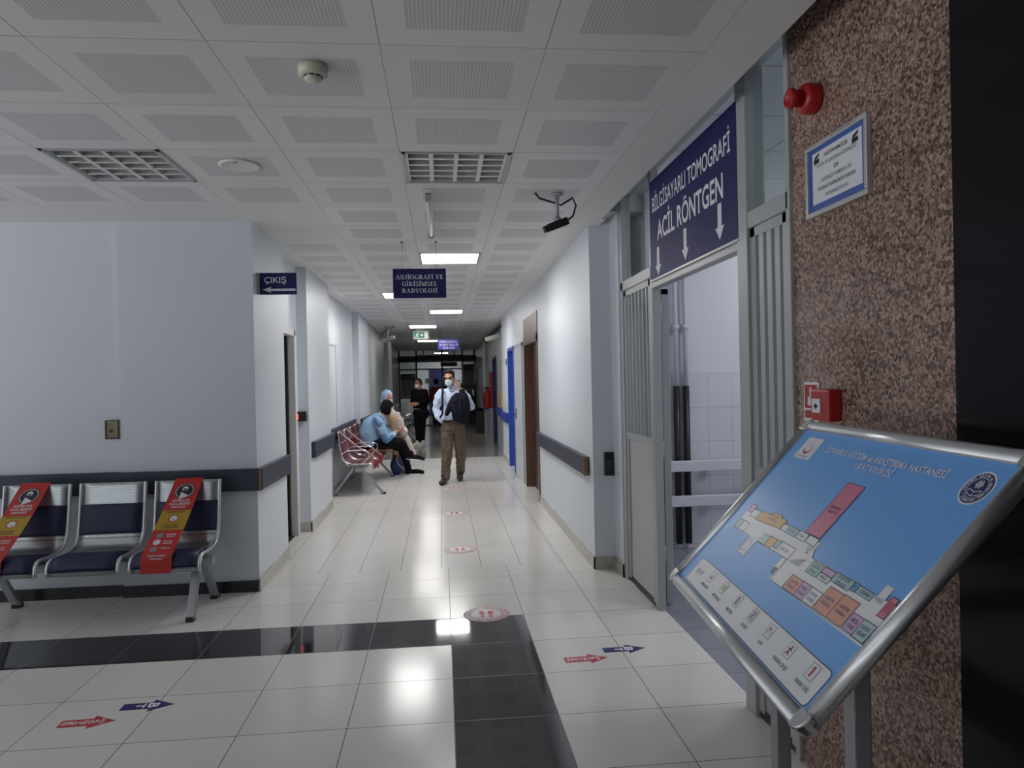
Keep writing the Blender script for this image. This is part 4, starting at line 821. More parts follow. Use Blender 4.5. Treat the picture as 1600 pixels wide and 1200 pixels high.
ROOMS = [('pinkm', rect(0.500, 0.341, 0.584, 0.503), 'KONFERANS', 'SALONU'), ('orangem', [(0.204, 0.306), (0.214, 0.338), (0.276, 0.341), (0.279, 0.35), (0.335, 0.352), (0.337, 0.344), (0.378, 0.344), (0.381, 0.316)], 'ACİL', 'SALONU'),
 ('lilac', rect(0.118, 0.318, 0.150, 0.345), '', ''), ('mapw', rect(0.152, 0.308, 0.198, 0.333), '', ''), ('teal', rect(0.116, 0.256, 0.150, 0.287), '', ''), ('mapw', rect(0.152, 0.256, 0.196, 0.287), '', ''),
 ('teal', rect(0.322, 0.256, 0.366, 0.284), '', ''), ('orangem', rect(0.368, 0.258, 0.412, 0.287), '', ''), ('teal', rect(0.414, 0.265, 0.445, 0.288), '', ''), ('mapw', rect(0.437, 0.256, 0.527, 0.290), 'DOKTOR', ''),
 ('mapw', rect(0.370, 0.315, 0.412, 0.334), '', ''), ('teal', rect(0.414, 0.314, 0.474, 0.336), 'DOKTOR', ''), ('mapw', rect(0.478, 0.315, 0.528, 0.337), 'ODA', ''), ('mapw', rect(0.535, 0.317, 0.585, 0.338), '', ''),
 ('teal', rect(0.634, 0.256, 0.690, 0.287), 'DOKTOR', 'ODASI'), ('lilac', rect(0.692, 0.273, 0.744, 0.289), '', ''), ('mapw', rect(0.692, 0.257, 0.744, 0.274), 'HEMŞİRE', ''), ('teal', rect(0.747, 0.268, 0.824, 0.292), 'DOKTOR', 'ODASI'), ('cyan', rect(0.826, 0.273, 0.846, 0.293), 'WC', ''), ('teal', rect(0.848, 0.274, 0.905, 0.291), 'ODASI', ''),
 ('salmon', rect(0.600, 0.195, 0.664, 0.234), 'HASTA', 'ODASI-3'), ('lilac', rect(0.664, 0.196, 0.710, 0.235), 'HEMŞİRE', 'ODASI'), ('mapw', rect(0.710, 0.197, 0.761, 0.235), 'DOKTOR', 'ODASI'), ('salmon', rect(0.763, 0.198, 0.826, 0.258), 'HASTA', 'ODASI-2'), ('salmon', rect(0.826, 0.199, 0.889, 0.260), 'HASTA', 'ODASI-1'),
 ('lilac', rect(0.893, 0.200, 0.934, 0.239), 'HEMŞİRE', 'ODASI'), ('teal', rect(0.934, 0.199, 0.978, 0.240), 'DOKTOR', 'ODASI'), ('pinkm', rect(0.953, 0.258, 0.977, 0.304), '', '')]
for m_, pts, t1, t2 in ROOMS:
    poly(pts, m_, 3); outline(pts)
    cu_, cv_ = sum(p[0] for p in pts)/len(pts), sum(p[1] for p in pts)/len(pts); ww = (max(p[0] for p in pts) - min(p[0] for p in pts))*0.62
    if t1: BT(t1, cu_, cv_ + (0.002 if t2 else -0.004), 0.0085, min(ww, 0.05), 'navyink')
    if t2: BT(t2, cu_, cv_ - 0.011, 0.0085, min(ww, 0.05), 'navyink')
for k in range(6): poly(rect(0.502, 0.206 + k*0.0032, 0.522, 0.2075 + k*0.0032), 'ink', 5); poly(rect(0.957, 0.272 + k*0.004, 0.974, 0.2735 + k*0.004), 'strap', 5)
poly([(0.575, 0.293), (0.585, 0.293), (0.58, 0.302)], 'strap', 6)
for u_ in (0.565, 0.58): outline(rect(u_, 0.303, u_ + 0.011, 0.313), 'ink', 0.0012, 5)
outline([(0.262, 0.21), (0.30, 0.214), (0.304, 0.235), (0.28, 0.25), (0.262, 0.24)], 'greyink', 0.0014, 5)
BT('İSTANBUL EĞİTİM ve ARAŞTIRMA HASTANESİ', 0.541, 0.573, 0.020, 0.555, 'letter'); BT('1.KAT KROKİSİ', 0.555, 0.545, 0.020, 0.175, 'letter')
card = [(0.099, 0.535), (0.205, 0.535), (0.199, 0.613), (0.099, 0.613)]; poly(card, 'mapw', 1)
def arcs(cu_, cv_, r0, r1, a0, a1, m, lv, n=24, taper=False):
    for i in range(n):
        a, q = [math.radians(a0 + (a1-a0)*k/n) for k in (i, i+1)]; w0, w1 = [(r1-r0)*(math.sin(math.pi*k/n)**0.6 if taper else 1) for k in (i, i+1)]
        poly([(cu_ + r1*math.cos(a), cv_ + r1*math.sin(a)), (cu_ + r1*math.cos(q), cv_ + r1*math.sin(q)), (cu_ + (r1-w1)*math.cos(q), cv_ + (r1-w1)*math.sin(q)), (cu_ + (r1-w0)*math.cos(a), cv_ + (r1-w0)*math.sin(a))], m, lv)
arcs(0.15, 0.577, 0.017, 0.025, -170, 10, 'strap', 2, 24, True); arcs(0.15, 0.577, 0.016, 0.019, -185, -100, 'cyan', 2, 10); poly([(0.153, 0.583), (0.16, 0.578), (0.166, 0.588)], 'greyink', 2); poly(rect(0.149, 0.604, 0.154, 0.607), 'ink', 2); BT('T.C. SAĞLIK BAKANLIĞI', 0.15, 0.541, 0.006, 0.07, 'greyink', lv=2)
sc_ = (0.924, 0.569)
arcs(*sc_, 0.0, 0.041, 0, 360, 'mapw', 1, 40); arcs(*sc_, 0.0, 0.037, 0, 360, 'navyink', 2, 40); arcs(*sc_, 0.0245, 0.026, 0, 360, 'mapw', 3, 40)
ring = 'İSTANBUL EĞİTİM VE ARAŞTIRMA HASTANESİ • '
for i, ch in enumerate(ring):
    if ch == ' ': continue
    a = math.pi*1.1 - i*2*math.pi/len(ring)
    b.text(ch, 'mapw', lambda x, y, a=a: BP(sc_[0] + (0.028 + y)*math.cos(a) + x*math.sin(a), sc_[1] + (0.028 + y)*math.sin(a) - x*math.cos(a), LV*4), 0.006, None, 'C', 0.02)
for r_, q_ in ((0, 0), (1, 0), (-1, 0), (0.5, 1), (-0.5, 1), (0.5, -1), (-0.5, -1)): arcs(sc_[0] + r_*0.0075, sc_[1] + 0.009 + q_*0.006, 0.002, 0.0036, 0, 360, 'mapw', 3, 10)
outline([(sc_[0] - 0.018, sc_[1] - 0.004), (sc_[0], sc_[1] - 0.009), (sc_[0] + 0.018, sc_[1] - 0.004), (sc_[0] + 0.016, sc_[1] - 0.015), (sc_[0], sc_[1] - 0.02), (sc_[0] - 0.016, sc_[1] - 0.015)], 'mapw', 0.0016, 3); outline([(sc_[0], sc_[1] - 0.009), (sc_[0], sc_[1] - 0.02)], 'mapw', 0.0014, 3)
def rr(u0, v0, u1, v1, r):
    out = []
    for cu_, cv_, a0 in ((u1-r, v0+r, -90), (u1-r, v1-r, 0), (u0+r, v1-r, 90), (u0+r, v0+r, 180)):
        out += [(cu_ + r*math.cos(math.radians(a0 + 15*k)), cv_ + r*math.sin(math.radians(a0 + 15*k))) for k in range(7)]
    return out
leg_ = rr(0.095, 0.040, 0.972, 0.124, 0.014); poly(leg_, 'mapw', 1); outline(leg_, 'ink', 0.002, 2)
BT('LEJANT', 0.153, 0.078, 0.016, 0.06, 'greyink', lv=2)
for u_, s_, k_ in ((0.248, 'BURADASINIZ', 0), (0.358, 'MERDİVENLER', 1), (0.472, 'MERDİVEN', 2), (0.586, 'ASANSÖR', 3), (0.695, 'KAPI', 4), (0.808, 'YANGIN ÇIKIŞI', 5), (0.918, 'YANGIN TÜPÜ', 6)):
    q = rect(u_ - 0.016, 0.082, u_ + 0.016, 0.116); poly(q, 'mapw', 2); outline(q, 'greyink', 0.0012, 3); BT(s_, u_, 0.062, 0.009, 0.0055*len(s_), 'ink', lv=2)
    if k_ == 0: poly([(u_ - 0.005, 0.092), (u_ + 0.005, 0.092), (u_, 0.106)], 'ink', 4)
    elif k_ == 1:
        for s in (-1, 1): poly(rect(u_ + s*0.006 - 0.004, 0.09, u_ + s*0.006 + 0.004, 0.108), 'lime', 4)
    elif k_ == 2:
        for i in range(5): poly(rect(u_ - 0.007, 0.088 + i*0.0048, u_ + 0.007, 0.091 + i*0.0048), 'ink', 4)
    elif k_ == 3:
        for s in (-1, 1): outline(rect(u_ + s*0.006 - 0.004, 0.088, u_ + s*0.006 + 0.004, 0.110), 'ink', 0.0014, 4)
        outline([(u_ - 0.008, 0.090), (u_ + 0.008, 0.108)], 'ink', 0.0014, 4)
    elif k_ == 4: arcs(u_ - 0.008, 0.090, 0.016, 0.018, 0, 90, 'ink', 4, 10); poly(rect(u_ - 0.009, 0.09, u_ - 0.007, 0.108), 'ink', 4)
    elif k_ == 5:
        arcs(u_ + 0.002, 0.109, 0, 0.003, 0, 360, 'strap', 4, 10)
        for p, q2 in (((0.0, 0.105), (-0.002, 0.096)), ((-0.002, 0.096), (0.005, 0.088)), ((-0.002, 0.096), (-0.008, 0.088)), ((0.0, 0.104), (0.008, 0.100)), ((0.0, 0.104), (-0.007, 0.101))): outline([(u_ + p[0], p[1]), (u_ + q2[0], q2[1])], 'strap', 0.003, 4)
    else: poly([(u_ - 0.003, 0.088), (u_ + 0.003, 0.088), (u_ + 0.003, 0.108), (u_ - 0.003, 0.108)], 'strap', 4); poly(rect(u_ - 0.005, 0.107, u_ + 0.004, 0.110), 'strap', 4)
pr = b.build('map_print', o); pr['label'] = 'coloured floor plan, title, seal and legend'
# stand: two legs, foot bars, back struts
for i, u_ in enumerate((0.34, 0.78)):
    top = BP(u_, 0.30, -0.02); x, y = top.x, top.y
    MB().box((x - 0.02, y - 0.02, 0.03), (x + 0.02, y + 0.02, top.z - 0.012), 'alu_matt').build('leg', o, 0.004)
    MB().box((x - 0.28, y - 0.025, 0.0), (x + 0.28, y + 0.025, 0.035), 'alu_matt').build('foot_bar', o, 0.004)
    MB().obox(BP(u_ - 0.02, 0.06, -0.03), BU*0.04, BV*0.54, BN*0.014, 'alu_matt').build('support_rail', o, 0.003)
p, q = BP(0.34, 0.30, 0), BP(0.78, 0.30, 0)
MB().bar((p.x, p.y, 0.30), (q.x, q.y, 0.30), 0.03, 0.03, 'alu_matt').build('cross_bar', o)

# ================================================================== small things far down the corridor
o = empty('fire_extinguisher', 'red fire extinguisher hung on the far right wall by the navy door', 'fire extinguisher', (1.268, 18.55, 0.86))
MB().lathe((-0.10, 0, 0), (0, 0, 1), [(0.09, 0), (0.10, 0.02), (0.10, 0.36), (0.07, 0.44), (0.035, 0.47), (0.03, 0.5), (0, 0.5)], 'red', 20).build('cylinder', o)
MB().box((-0.04, -0.07, 0.0), (0.03, 0.07, 0.92), 'red').build('back_board', o, 0.005)
MB().tube([(-0.10, 0, 0.49), (-0.16, 0.02, 0.52), (-0.22, 0.05, 0.46), (-0.22, 0.06, 0.25), (-0.20, 0.05, 0.1)], 0.014, 'black').build('hose', o); MB().box((-0.15, -0.02, 0.5), (-0.04, 0.02, 0.54), 'black').build('handle', o)
o = empty('waste_bin', 'tall black bin standing by the far right column', 'bin', (1.14, 21.6, 0)); MB().box((-0.13, -0.18, 0), (0.13, 0.18, 0.72), 'black').build('body', o, 0.02); MB().box((-0.135, -0.185, 0.66), (0.135, 0.185, 0.76), 'gloss_black').build('lid', o, 0.015)
o = empty('notice_box', 'small tan box on the right wall between the blue doors', 'notice', (1.268, 15.4, 1.0)); MB().box((-0.03, -0.28, 0), (0.03, 0.28, 0.30), 'orangem').build('board', o); MB().box((-0.034, -0.24, 0.02), (-0.03, 0.24, 0.26), 'cardboard').build('sheet', o)
o = empty('door_number_plate', 'small round plate beside the bright blue door', 'plate', (1.214, 13.4, 1.9)); MB().lathe((0, 0, 0), (-1, 0, 0), [(0.06, 0), (0.06, 0.012), (0.04, 0.016), (0, 0.016)], 'navyink', 16).build('plate', o)
o = empty('lightbox_sign', 'long dark unlit sign across the top of the far glass screen', 'sign', (-0.06, 27.2, 2.36)); boxes('housing', [((-0.82, -0.08, 0), (0.82, 0.08, 0.20))], 'signage_dark', o, 0.01); boxes('front', [((-0.78, -0.086, 0.03), (0.78, -0.081, 0.17))], 'poster_dark', o); boxes('rod', [((-0.6, -0.01, 0.2), (-0.57, 0.01, 0.402)), ((0.57, -0.01, 0.2), (0.6, 0.01, 0.402))], 'dark', o)
o = empty('lightbox_sign', 'short dark sign hanging behind the far glass doors', 'sign', (0.3, 28.4, 2.16)); boxes('housing', [((-0.32, -0.05, 0), (0.32, 0.05, 0.16))], 'signage_dark', o, 0.01); boxes('rod', [((-0.2, -0.01, 0.16), (-0.18, 0.01, 0.602)), ((0.18, -0.01, 0.16), (0.2, 0.01, 0.602))], 'dark', o)
def poster(label, x, w, z, h, rows):
    o = empty('information_poster', label, 'poster', (x, 27.42, z))
    boxes('frame', [((-w/2, -0.015, -0.03), (-w/2 + 0.03, 0, h + 0.12)), ((w/2 - 0.03, -0.015, -0.03), (w/2, 0, h + 0.12)), ((-w/2, -0.015, h + 0.09), (w/2, 0, h + 0.12)), ((-w/2, -0.015, -0.03), (w/2, 0, 0))], 'alu_matt', o)
    MB().box((-w/2 + 0.03, -0.008, 0), (w/2 - 0.03, 0, h), 'poster_grey').build('sheet', o)
    b = MB().box((-w/2 + 0.03, -0.011, h*0.74), (w/2 - 0.05, -0.009, h), 'poster_dark')
    if rows:
        b.disc((w*0.28, -0.012, h*0.88), (1, 0, 0), (0, 0, 1), 0.05, 'paper', 16, None, 0.035); b.box((-0.05, -0.0125, h*0.85), (0.1, -0.0115, h*0.87), 'greyink')
        for k in range(4): b.disc((-w*0.25, -0.012, h*(0.62 - 0.17*k)), (1, 0, 0), (0, 0, 1), 0.035, 'ink', 12); b.box((-w*0.1, -0.0125, h*(0.60 - 0.17*k)), (w*0.36, -0.0115, h*(0.63 - 0.17*k)), 'greyink')
    else:
        for k in range(5): b.box((-w*0.33 + k*w*0.13, -0.0125, h*(0.15 + 0.06*(k % 3))), (-w*0.33 + k*w*0.13 + w*0.1, -0.0115, h*(0.5 + 0.05*(k % 2))), 'greyink')
    b.build('print', o)
poster('grey information poster with a dark heading on the left of the far glass screen', -1.25, 0.60, 1.02, 0.86, True)
poster('dark photo poster on the right of the far glass screen', 1.03, 0.46, 1.25, 0.95, False)
o = empty('display_shelf', 'dark shelf stand with red shelves before the right of the far glass screen', 'shelf', (0.98, 26.8, 0))
boxes('side_panel', [((-0.28, -0.2, 0), (-0.25, 0.15, 1.5)), ((0.25, -0.2, 0), (0.28, 0.15, 1.5))], 'dark', o)
for z in (0.45, 0.92, 1.36): boxes('shelf', [((-0.27, -0.2, z), (0.27, 0.15, z + 0.07))], 'maroon', o)
boxes('back_panel', [((-0.27, 0.15, 0), (0.27, 0.17, 1.0))], 'poster_dark', o)
o = empty('notice_card', 'white notice card hung behind the standing woman in black', 'notice', (-0.45, 26.2, 1.5)); MB().box((-0.14, -0.01, 0), (0.14, 0, 0.20), 'paper').build('card', o); b = MB()
for k in range(3): b.box((-0.1, -0.012, 0.05 + 0.045*k), (0.1, -0.0105, 0.062 + 0.045*k), 'greyink')
b.build('print', o); boxes('post', [((-0.015, -0.01, -1.5), (0.015, 0.01, 0.02))], 'dark', o); boxes('foot', [((-0.15, -0.15, -1.5), (0.15, 0.15, -1.47))], 'dark', o)

# ================================================================== people
class Blob:
    """rounded lumps and tapered limbs fused into one smooth skin"""
    def __init__(s): s.bm = bmesh.new()
    def ball(s, c, r, axes=None):
        r = (r, r, r) if isinstance(r, (int, float)) else r
        m = Matrix.Identity(3)
        if axes: m = Matrix((axes[0], axes[1], axes[2])).transposed()
        bmesh.ops.create_icosphere(s.bm, subdivisions=3, radius=1.0, matrix=Matrix.Translation(V(c)) @ m.to_4x4() @ Matrix.Diagonal((*r, 1)))
        return s
    def limb(s, pts):
        """pts: [(point, radius)]"""
        n = 14
        for (a, ra), (b, rb) in zip(pts, pts[1:]):
            a, b = V(a), V(b); d = (b - a)
            if d.length < 1e-5: continue
            d.normalize(); x = d.orthogonal().normalized(); y = d.cross(x)
            ra_, rb_ = [[s.bm.verts.new(p + (x*math.cos(2*math.pi*k/n) + y*math.sin(2*math.pi*k/n))*r) for k in range(n)] for p, r in ((a, ra*0.995), (b, rb*0.995))]
            for k in range(n): s.bm.faces.new((ra_[k], ra_[(k+1) % n], rb_[(k+1) % n], rb_[k]))
            s.bm.faces.new(ra_[::-1]); s.bm.faces.new(rb_)
        for p, r in pts: bmesh.ops.create_icosphere(s.bm, subdivisions=2, radius=r, matrix=Matrix.Translation(V(p)))
        return s
    def build(s, name, m, parent, vox=0.010, smooth=4, folds=0.0, fscale=0.12):
        me = bpy.data.meshes.new(name); s.bm.to_mesh(me); s.bm.free()
        t = bpy.data.objects.new('t', me); COL.objects.link(t)
        r = t.modifiers.new('r', 'REMESH'); r.mode = 'VOXEL'; r.voxel_size = vox; r.use_smooth_shade = True
        q = t.modifiers.new('s', 'SMOOTH'); q.factor = 0.5; q.iterations = smooth
        if folds:
            tx = bpy.data.textures.new('folds', 'CLOUDS'); tx.noise_scale = fscale; tx.noise_depth = 2
            dm = t.modifiers.new('d', 'DISPLACE'); dm.texture = tx; dm.strength = folds; dm.mid_level = 0.5
        dg = bpy.context.evaluated_depsgraph_get(); ev = t.evaluated_get(dg)
        out = bpy.data.meshes.new_from_object(ev); out.name = name
        bpy.data.objects.remove(t); bpy.data.meshes.remove(me)
        out.materials.clear(); out.materials.append(M[m]); out.polygons.foreach_set('use_smooth', [True]*len(out.polygons))
        o = bpy.data.objects.new(name, out); COL.objects.link(o); o.parent = parent
        return o

class Head:
    def __init__(s, c, f, up=(0, 0, 1), k=1.0):
        s.c = V(c); s.f = V(f).normalized(); u = V(up); s.u = (u - s.f*u.dot(s.f)).normalized(); s.r = s.f.cross(s.u); s.k = k
    def p(s, r, f, u): return s.c + (s.r*r + s.f*f + s.u*u)*s.k
    def ball(s, b, r, f, u, rad): b.ball(s.p(r, f, u), tuple(q*s.k for q in rad), (s.r, s.f, s.u))
    def skin(s, b, neck=None):
        s.ball(b, 0, -0.010, 0.030, (0.074, 0.092, 0.086)); s.ball(b, 0, 0.022, -0.045, (0.057, 0.066, 0.066)); s.ball(b, 0, 0.052, -0.092, (0.026, 0.024, 0.022))
        s.ball(b, 0, 0.074, 0.022, (0.052, 0.014, 0.012)); b.limb([(s.p(0, 0.084, 0.008), 0.011*s.k), (s.p(0, 0.104, -0.028), 0.015*s.k)]); s.ball(b, 0, 0.078, -0.062, (0.026, 0.014, 0.010))
        for q in (-1, 1): s.ball(b, q*0.076, -0.006, -0.008, (0.011, 0.022, 0.032)); s.ball(b, q*0.04, 0.06, -0.02, (0.024, 0.024, 0.022))
        if neck: b.limb([(s.p(0, -0.02, -0.06), 0.053*s.k), (neck, 0.060*s.k)])
    def eyes(s, parent):
        for q in (-1, 1):
            b = MB(); c = s.p(q*0.032, 0.079, 0.004); b.lathe(c - s.r*0.012, s.r, [(0.001, 0), (0.008, 0.005), (0.010, 0.012), (0.008, 0.019), (0.001, 0.024)], 'eye', 10); b.build('eye', parent)
    def brows(s, parent):
        for q in (-1, 1): MB().tube([s.p(q*0.014, 0.090, 0.022), s.p(q*0.032, 0.088, 0.028), s.p(q*0.052, 0.074, 0.022)], 0.004, 'hair', 6).build('eyebrow', parent)
    def mask(s, parent, m):
        b = Blob(); s.ball(b, 0, 0.046, -0.058, (0.062, 0.070, 0.060)); s.ball(b, 0, 0.09, -0.03, (0.030, 0.030, 0.026)); o = b.build('face_mask', m, parent, 0.006, 3)
        for q in (-1, 1): MB().tube([s.p(q*0.055, 0.06, -0.03), s.p(q*0.078, 0.015, 0.0), s.p(q*0.084, -0.02, 0.008)], 0.0025, m, 6).build('ear_loop', o)
    def short_hair(s, parent, m):
        b = Blob(); s.ball(b, 0, -0.020, 0.058, (0.079, 0.090, 0.074)); s.ball(b, 0, -0.048, 0.0, (0.073, 0.058, 0.078))
        for q in (-1, 1): s.ball(b, q*0.066, 0.012, 0.03, (0.014, 0.026, 0.04))
        return b.build('hair', m, parent, 0.007, 3, 0.006, 0.02)

def hand(b, w, d, n, curl=0.5, side=1, k=1.0):
    """palm and five fingers from wrist w along d; n is the palm's facing normal"""
    w, d, n = V(w), V(d).normalized(), V(n); n = (n - d*n.dot(d)).normalized(); x = d.cross(n)*side
    pc = w + d*0.045*k; b.ball(pc, (0.040*k, 0.052*k, 0.017*k), (x, d, n)); b.limb([(w - d*0.02*k, 0.026*k), (w + d*0.02*k, 0.026*k)])
    for i, (off, L) in enumerate(((-0.030, 0.070), (-0.010, 0.080), (0.010, 0.075), (0.029, 0.058))):
        p = w + d*0.085*k + x*off*k; a = 0.15; pts = [(p - d*0.02*k, 0.0100*k)]
        for sgm in (0.42, 0.32, 0.26):
            p = p + (d*math.cos(a) + n*math.sin(a))*L*sgm*k; pts.append((p, (0.0095 - 0.0008*len(pts))*k)); a += curl*1.15
        b.limb(pts)
    t0 = w + d*0.025*k - x*0.030*k; t1 = t0 + (d*0.6 - x*0.7 + n*0.25).normalized()*0.035*k; t2 = t1 + (d*0.8 - x*0.2 + n*0.6*curl).normalized()*0.032*k
    b.limb([(t0, 0.014*k), (t1, 0.0115*k), (t2, 0.0095*k)])

def shoe(name, heel, toe, m, parent, sole='shoe_dark', k=1.0):
    heel, toe = V(heel), V(toe); d = (toe - heel).normalized(); L = (toe - heel).length; x = d.cross(V((0, 0, 1))).normalized(); u = x.cross(d)
    b = Blob(); b.ball(heel + d*0.05 + u*0.045*k, (0.038*k, 0.055, 0.045*k), (x, d, u)); b.ball(heel + d*L*0.5 + u*0.04*k, (0.042*k, L*0.40, 0.038*k), (x, d, u)); b.ball(toe - d*0.06 + u*0.032*k, (0.046*k, 0.062, 0.030*k), (x, d, u)); b.ball(heel + d*0.06 + u*0.09*k, (0.04*k, 0.05, 0.04*k), (x, d, u))
    o = b.build(name, m, parent, 0.008, 3)
    q = MB(); out = [(0.035*math.cos(t)*(1 if math.sin(t) < 0 else 1.2), L/2 + (L/2)*math.sin(t)) for t in [2*math.pi*i/24 for i in range(24)]]
    q.prism([(a*1.12, c) for a, c in out], heel + u*0.0, x, d, u*0.022, sole); q.build('sole', o); return o

# --- the man walking with a phone at his ear
o = empty('person', 'man in pale blue shirt and khaki trousers walking with a phone at his ear', 'person', (0.13, 11.2, 0))
h = Head((-0.005, -0.03, 1.605), (-0.30, -0.94, -0.12), (-0.10, 0, 1), 1.04)
b = Blob(); h.skin(b, (0.025, 0.0, 1.44))
b.ball((0.025, 0.0, 1.25), (0.16, 0.095, 0.2)); b.ball((0.025, 0.0, 1.0), (0.145, 0.09, 0.2)); b.limb([((0.025, 0, 1.47), 0.055), ((0.025, 0, 1.36), 0.075)])
b.limb([((0.025, 0, 0.95), 0.12), ((-0.06, 0, 0.86), 0.085), ((-0.065, -0.06, 0.48), 0.055), ((-0.10, -0.10, 0.10), 0.04)]); b.limb([((0.025, 0, 0.95), 0.12), ((0.11, 0, 0.86), 0.085), ((0.14, 0.02, 0.48), 0.055), ((0.13, 0.20, 0.13), 0.04)])
b.limb([((-0.15, 0, 1.38), 0.05), ((-0.225, 0.03, 1.13), 0.042), ((-0.135, -0.045, 0.95), 0.03)]); hand(b, (-0.125, -0.035, 0.94), (0.15, 0.1, -1), (1, 0, 0), 0.3, 1)
b.limb([((0.2, 0, 1.37), 0.05), ((0.31, -0.075, 1.165), 0.042), ((0.135, -0.155, 1.44), 0.03)]); hand(b, (0.13, -0.155, 1.45), (-0.35, 0.40, 0.85), (-0.75, -0.1, -0.25), 0.75, -1, 1.05)
body = b.build('body', 'skin', o, 0.0055, 3)
h.eyes(o); h.brows(o); h.mask(o, 'mask'); h.short_hair(o, 'hair')
MB().tube([h.p(-0.062, 0.088, 0.003), h.p(-0.01, 0.104, 0.004), h.p(0.01, 0.104, 0.004), h.p(0.062, 0.088, 0.003), h.p(0.082, -0.01, 0.006)], 0.0028, 'black', 6).tube([h.p(-0.062, 0.088, 0.003), h.p(-0.082, -0.01, 0.006)], 0.0028, 'black', 6).build('glasses', o)
b = Blob()
b.ball((0.025, 0.0, 1.27), (0.185, 0.125, 0.19)); b.ball((0.025, -0.01, 1.08), (0.175, 0.125, 0.19)); b.ball((0.025, 0.0, 1.38), (0.165, 0.09, 0.075)); b.limb([((0.022, -0.005, 1.37), 0.085), ((0.02, -0.01, 1.445), 0.066)]); b.ball((0.025, 0, 0.97), (0.168, 0.118, 0.07))
b.limb([((-0.135, 0, 1.375), 0.075), ((-0.18, 0.0, 1.31), 0.068), ((-0.225, 0.03, 1.13), 0.057), ((-0.195, -0.04, 1.02), 0.050), ((-0.15, -0.06, 0.965), 0.043)])
b.limb([((0.17, 0, 1.375), 0.075), ((0.24, -0.01, 1.31), 0.068), ((0.315, -0.075, 1.16), 0.060), ((0.25, -0.13, 1.30), 0.052), ((0.155, -0.155, 1.41), 0.042)])
shirt = b.build('shirt', 'shirt', o, 0.008, 3, 0.028, 0.06); MB().tube([(-0.03, -0.075, 1.46), (-0.01, -0.098, 1.42), (0.03, -0.10, 1.40), (0.06, -0.07, 1.45)], 0.012, 'shirt').build('collar', shirt)
b = Blob(); b.ball((0.025, 0.0, 0.90), (0.172, 0.122, 0.095)); b.ball((0.025, 0.01, 0.83), (0.165, 0.12, 0.10))
b.limb([((-0.055, 0, 0.86), 0.105), ((-0.065, -0.03, 0.68), 0.098), ((-0.065, -0.06, 0.47), 0.082), ((-0.09, -0.075, 0.25), 0.074), ((-0.10, -0.10, 0.10), 0.070)]); b.limb([((0.105, 0, 0.86), 0.105), ((0.13, 0.01, 0.68), 0.098), ((0.145, 0.02, 0.47), 0.084), ((0.14, 0.12, 0.26), 0.074), ((0.13, 0.19, 0.13), 0.068)])
tr = b.build('trousers', 'khaki', o, 0.008, 2, 0.042, 0.06)
MB().tube([(0.025 + 0.172*math.cos(t), 0.122*math.sin(t), 0.955) for t in [2*math.pi*i/28 for i in range(28)]], 0.017, 'black', 6, True).build('belt', o)
shoe('shoe', (-0.10, -0.05, 0.005), (-0.165, -0.34, 0.0), 'shoe_dark', o, 'shoe_dark', 1.2); shoe('shoe', (0.13, 0.25, 0.10), (0.12, -0.02, 0.012), 'shoe_dark', o, 'shoe_dark', 1.2)
MB().tube([(-0.115, -0.115, 1.43), (-0.125, -0.145, 1.32), (-0.12, -0.150, 1.20), (-0.13, -0.142, 1.06), (-0.17, -0.08, 1.0), (-0.19, 0.06, 1.1), (-0.15, 0.12, 1.3), (-0.125, 0.05, 1.45)], 0.016, 'jacket', 8, True).build('shoulder_strap', o)
ph = empty('phone', "dark phone held to the walking man's ear", 'phone', (0.13, 11.2, 0)); pc = h.p(0.094, 0.012, -0.03)
MB().obox(pc - h.f*0.035 - h.u*0.07, h.r*0.009, h.f*0.07, h.u*0.14, 'black').build('body', ph, 0.003)
j = empty('jacket', "dark navy jacket draped over the walking man's raised arm", 'jacket', (0.13, 11.2, 0))
b = Blob()
b.limb([((0.09, -0.20, 1.33), 0.055), ((0.0, -0.22, 1.20), 0.05), ((-0.06, -0.215, 1.07), 0.035)]); b.limb([((0.20, -0.20, 1.34), 0.065), ((0.16, -0.22, 1.15), 0.08), ((0.12, -0.20, 0.99), 0.06)]); b.limb([((0.22, -0.19, 1.27), 0.06), ((0.22, -0.20, 1.10), 0.065), ((0.21, -0.18, 0.94), 0.05)]); b.limb([((0.08, -0.21, 1.28), 0.06), ((0.06, -0.225, 1.12), 0.06), ((0.07, -0.21, 1.0), 0.045)]); b.limb([((0.22, -0.21, 1.2), 0.08), ((0.20, -0.20, 0.95), 0.06)]); b.limb([((0.18, -0.20, 1.40), 0.045), ((0.24, -0.20, 1.24), 0.05)])
jb = b.build('body', 'jacket', j, 0.009, 4, 0.03, 0.07)
MB().tube([(0.13, -0.275, 1.34), (0.16, -0.30, 1.18), (0.14, -0.275, 0.98)], 0.012, 'jacket').build('lapel', jb)

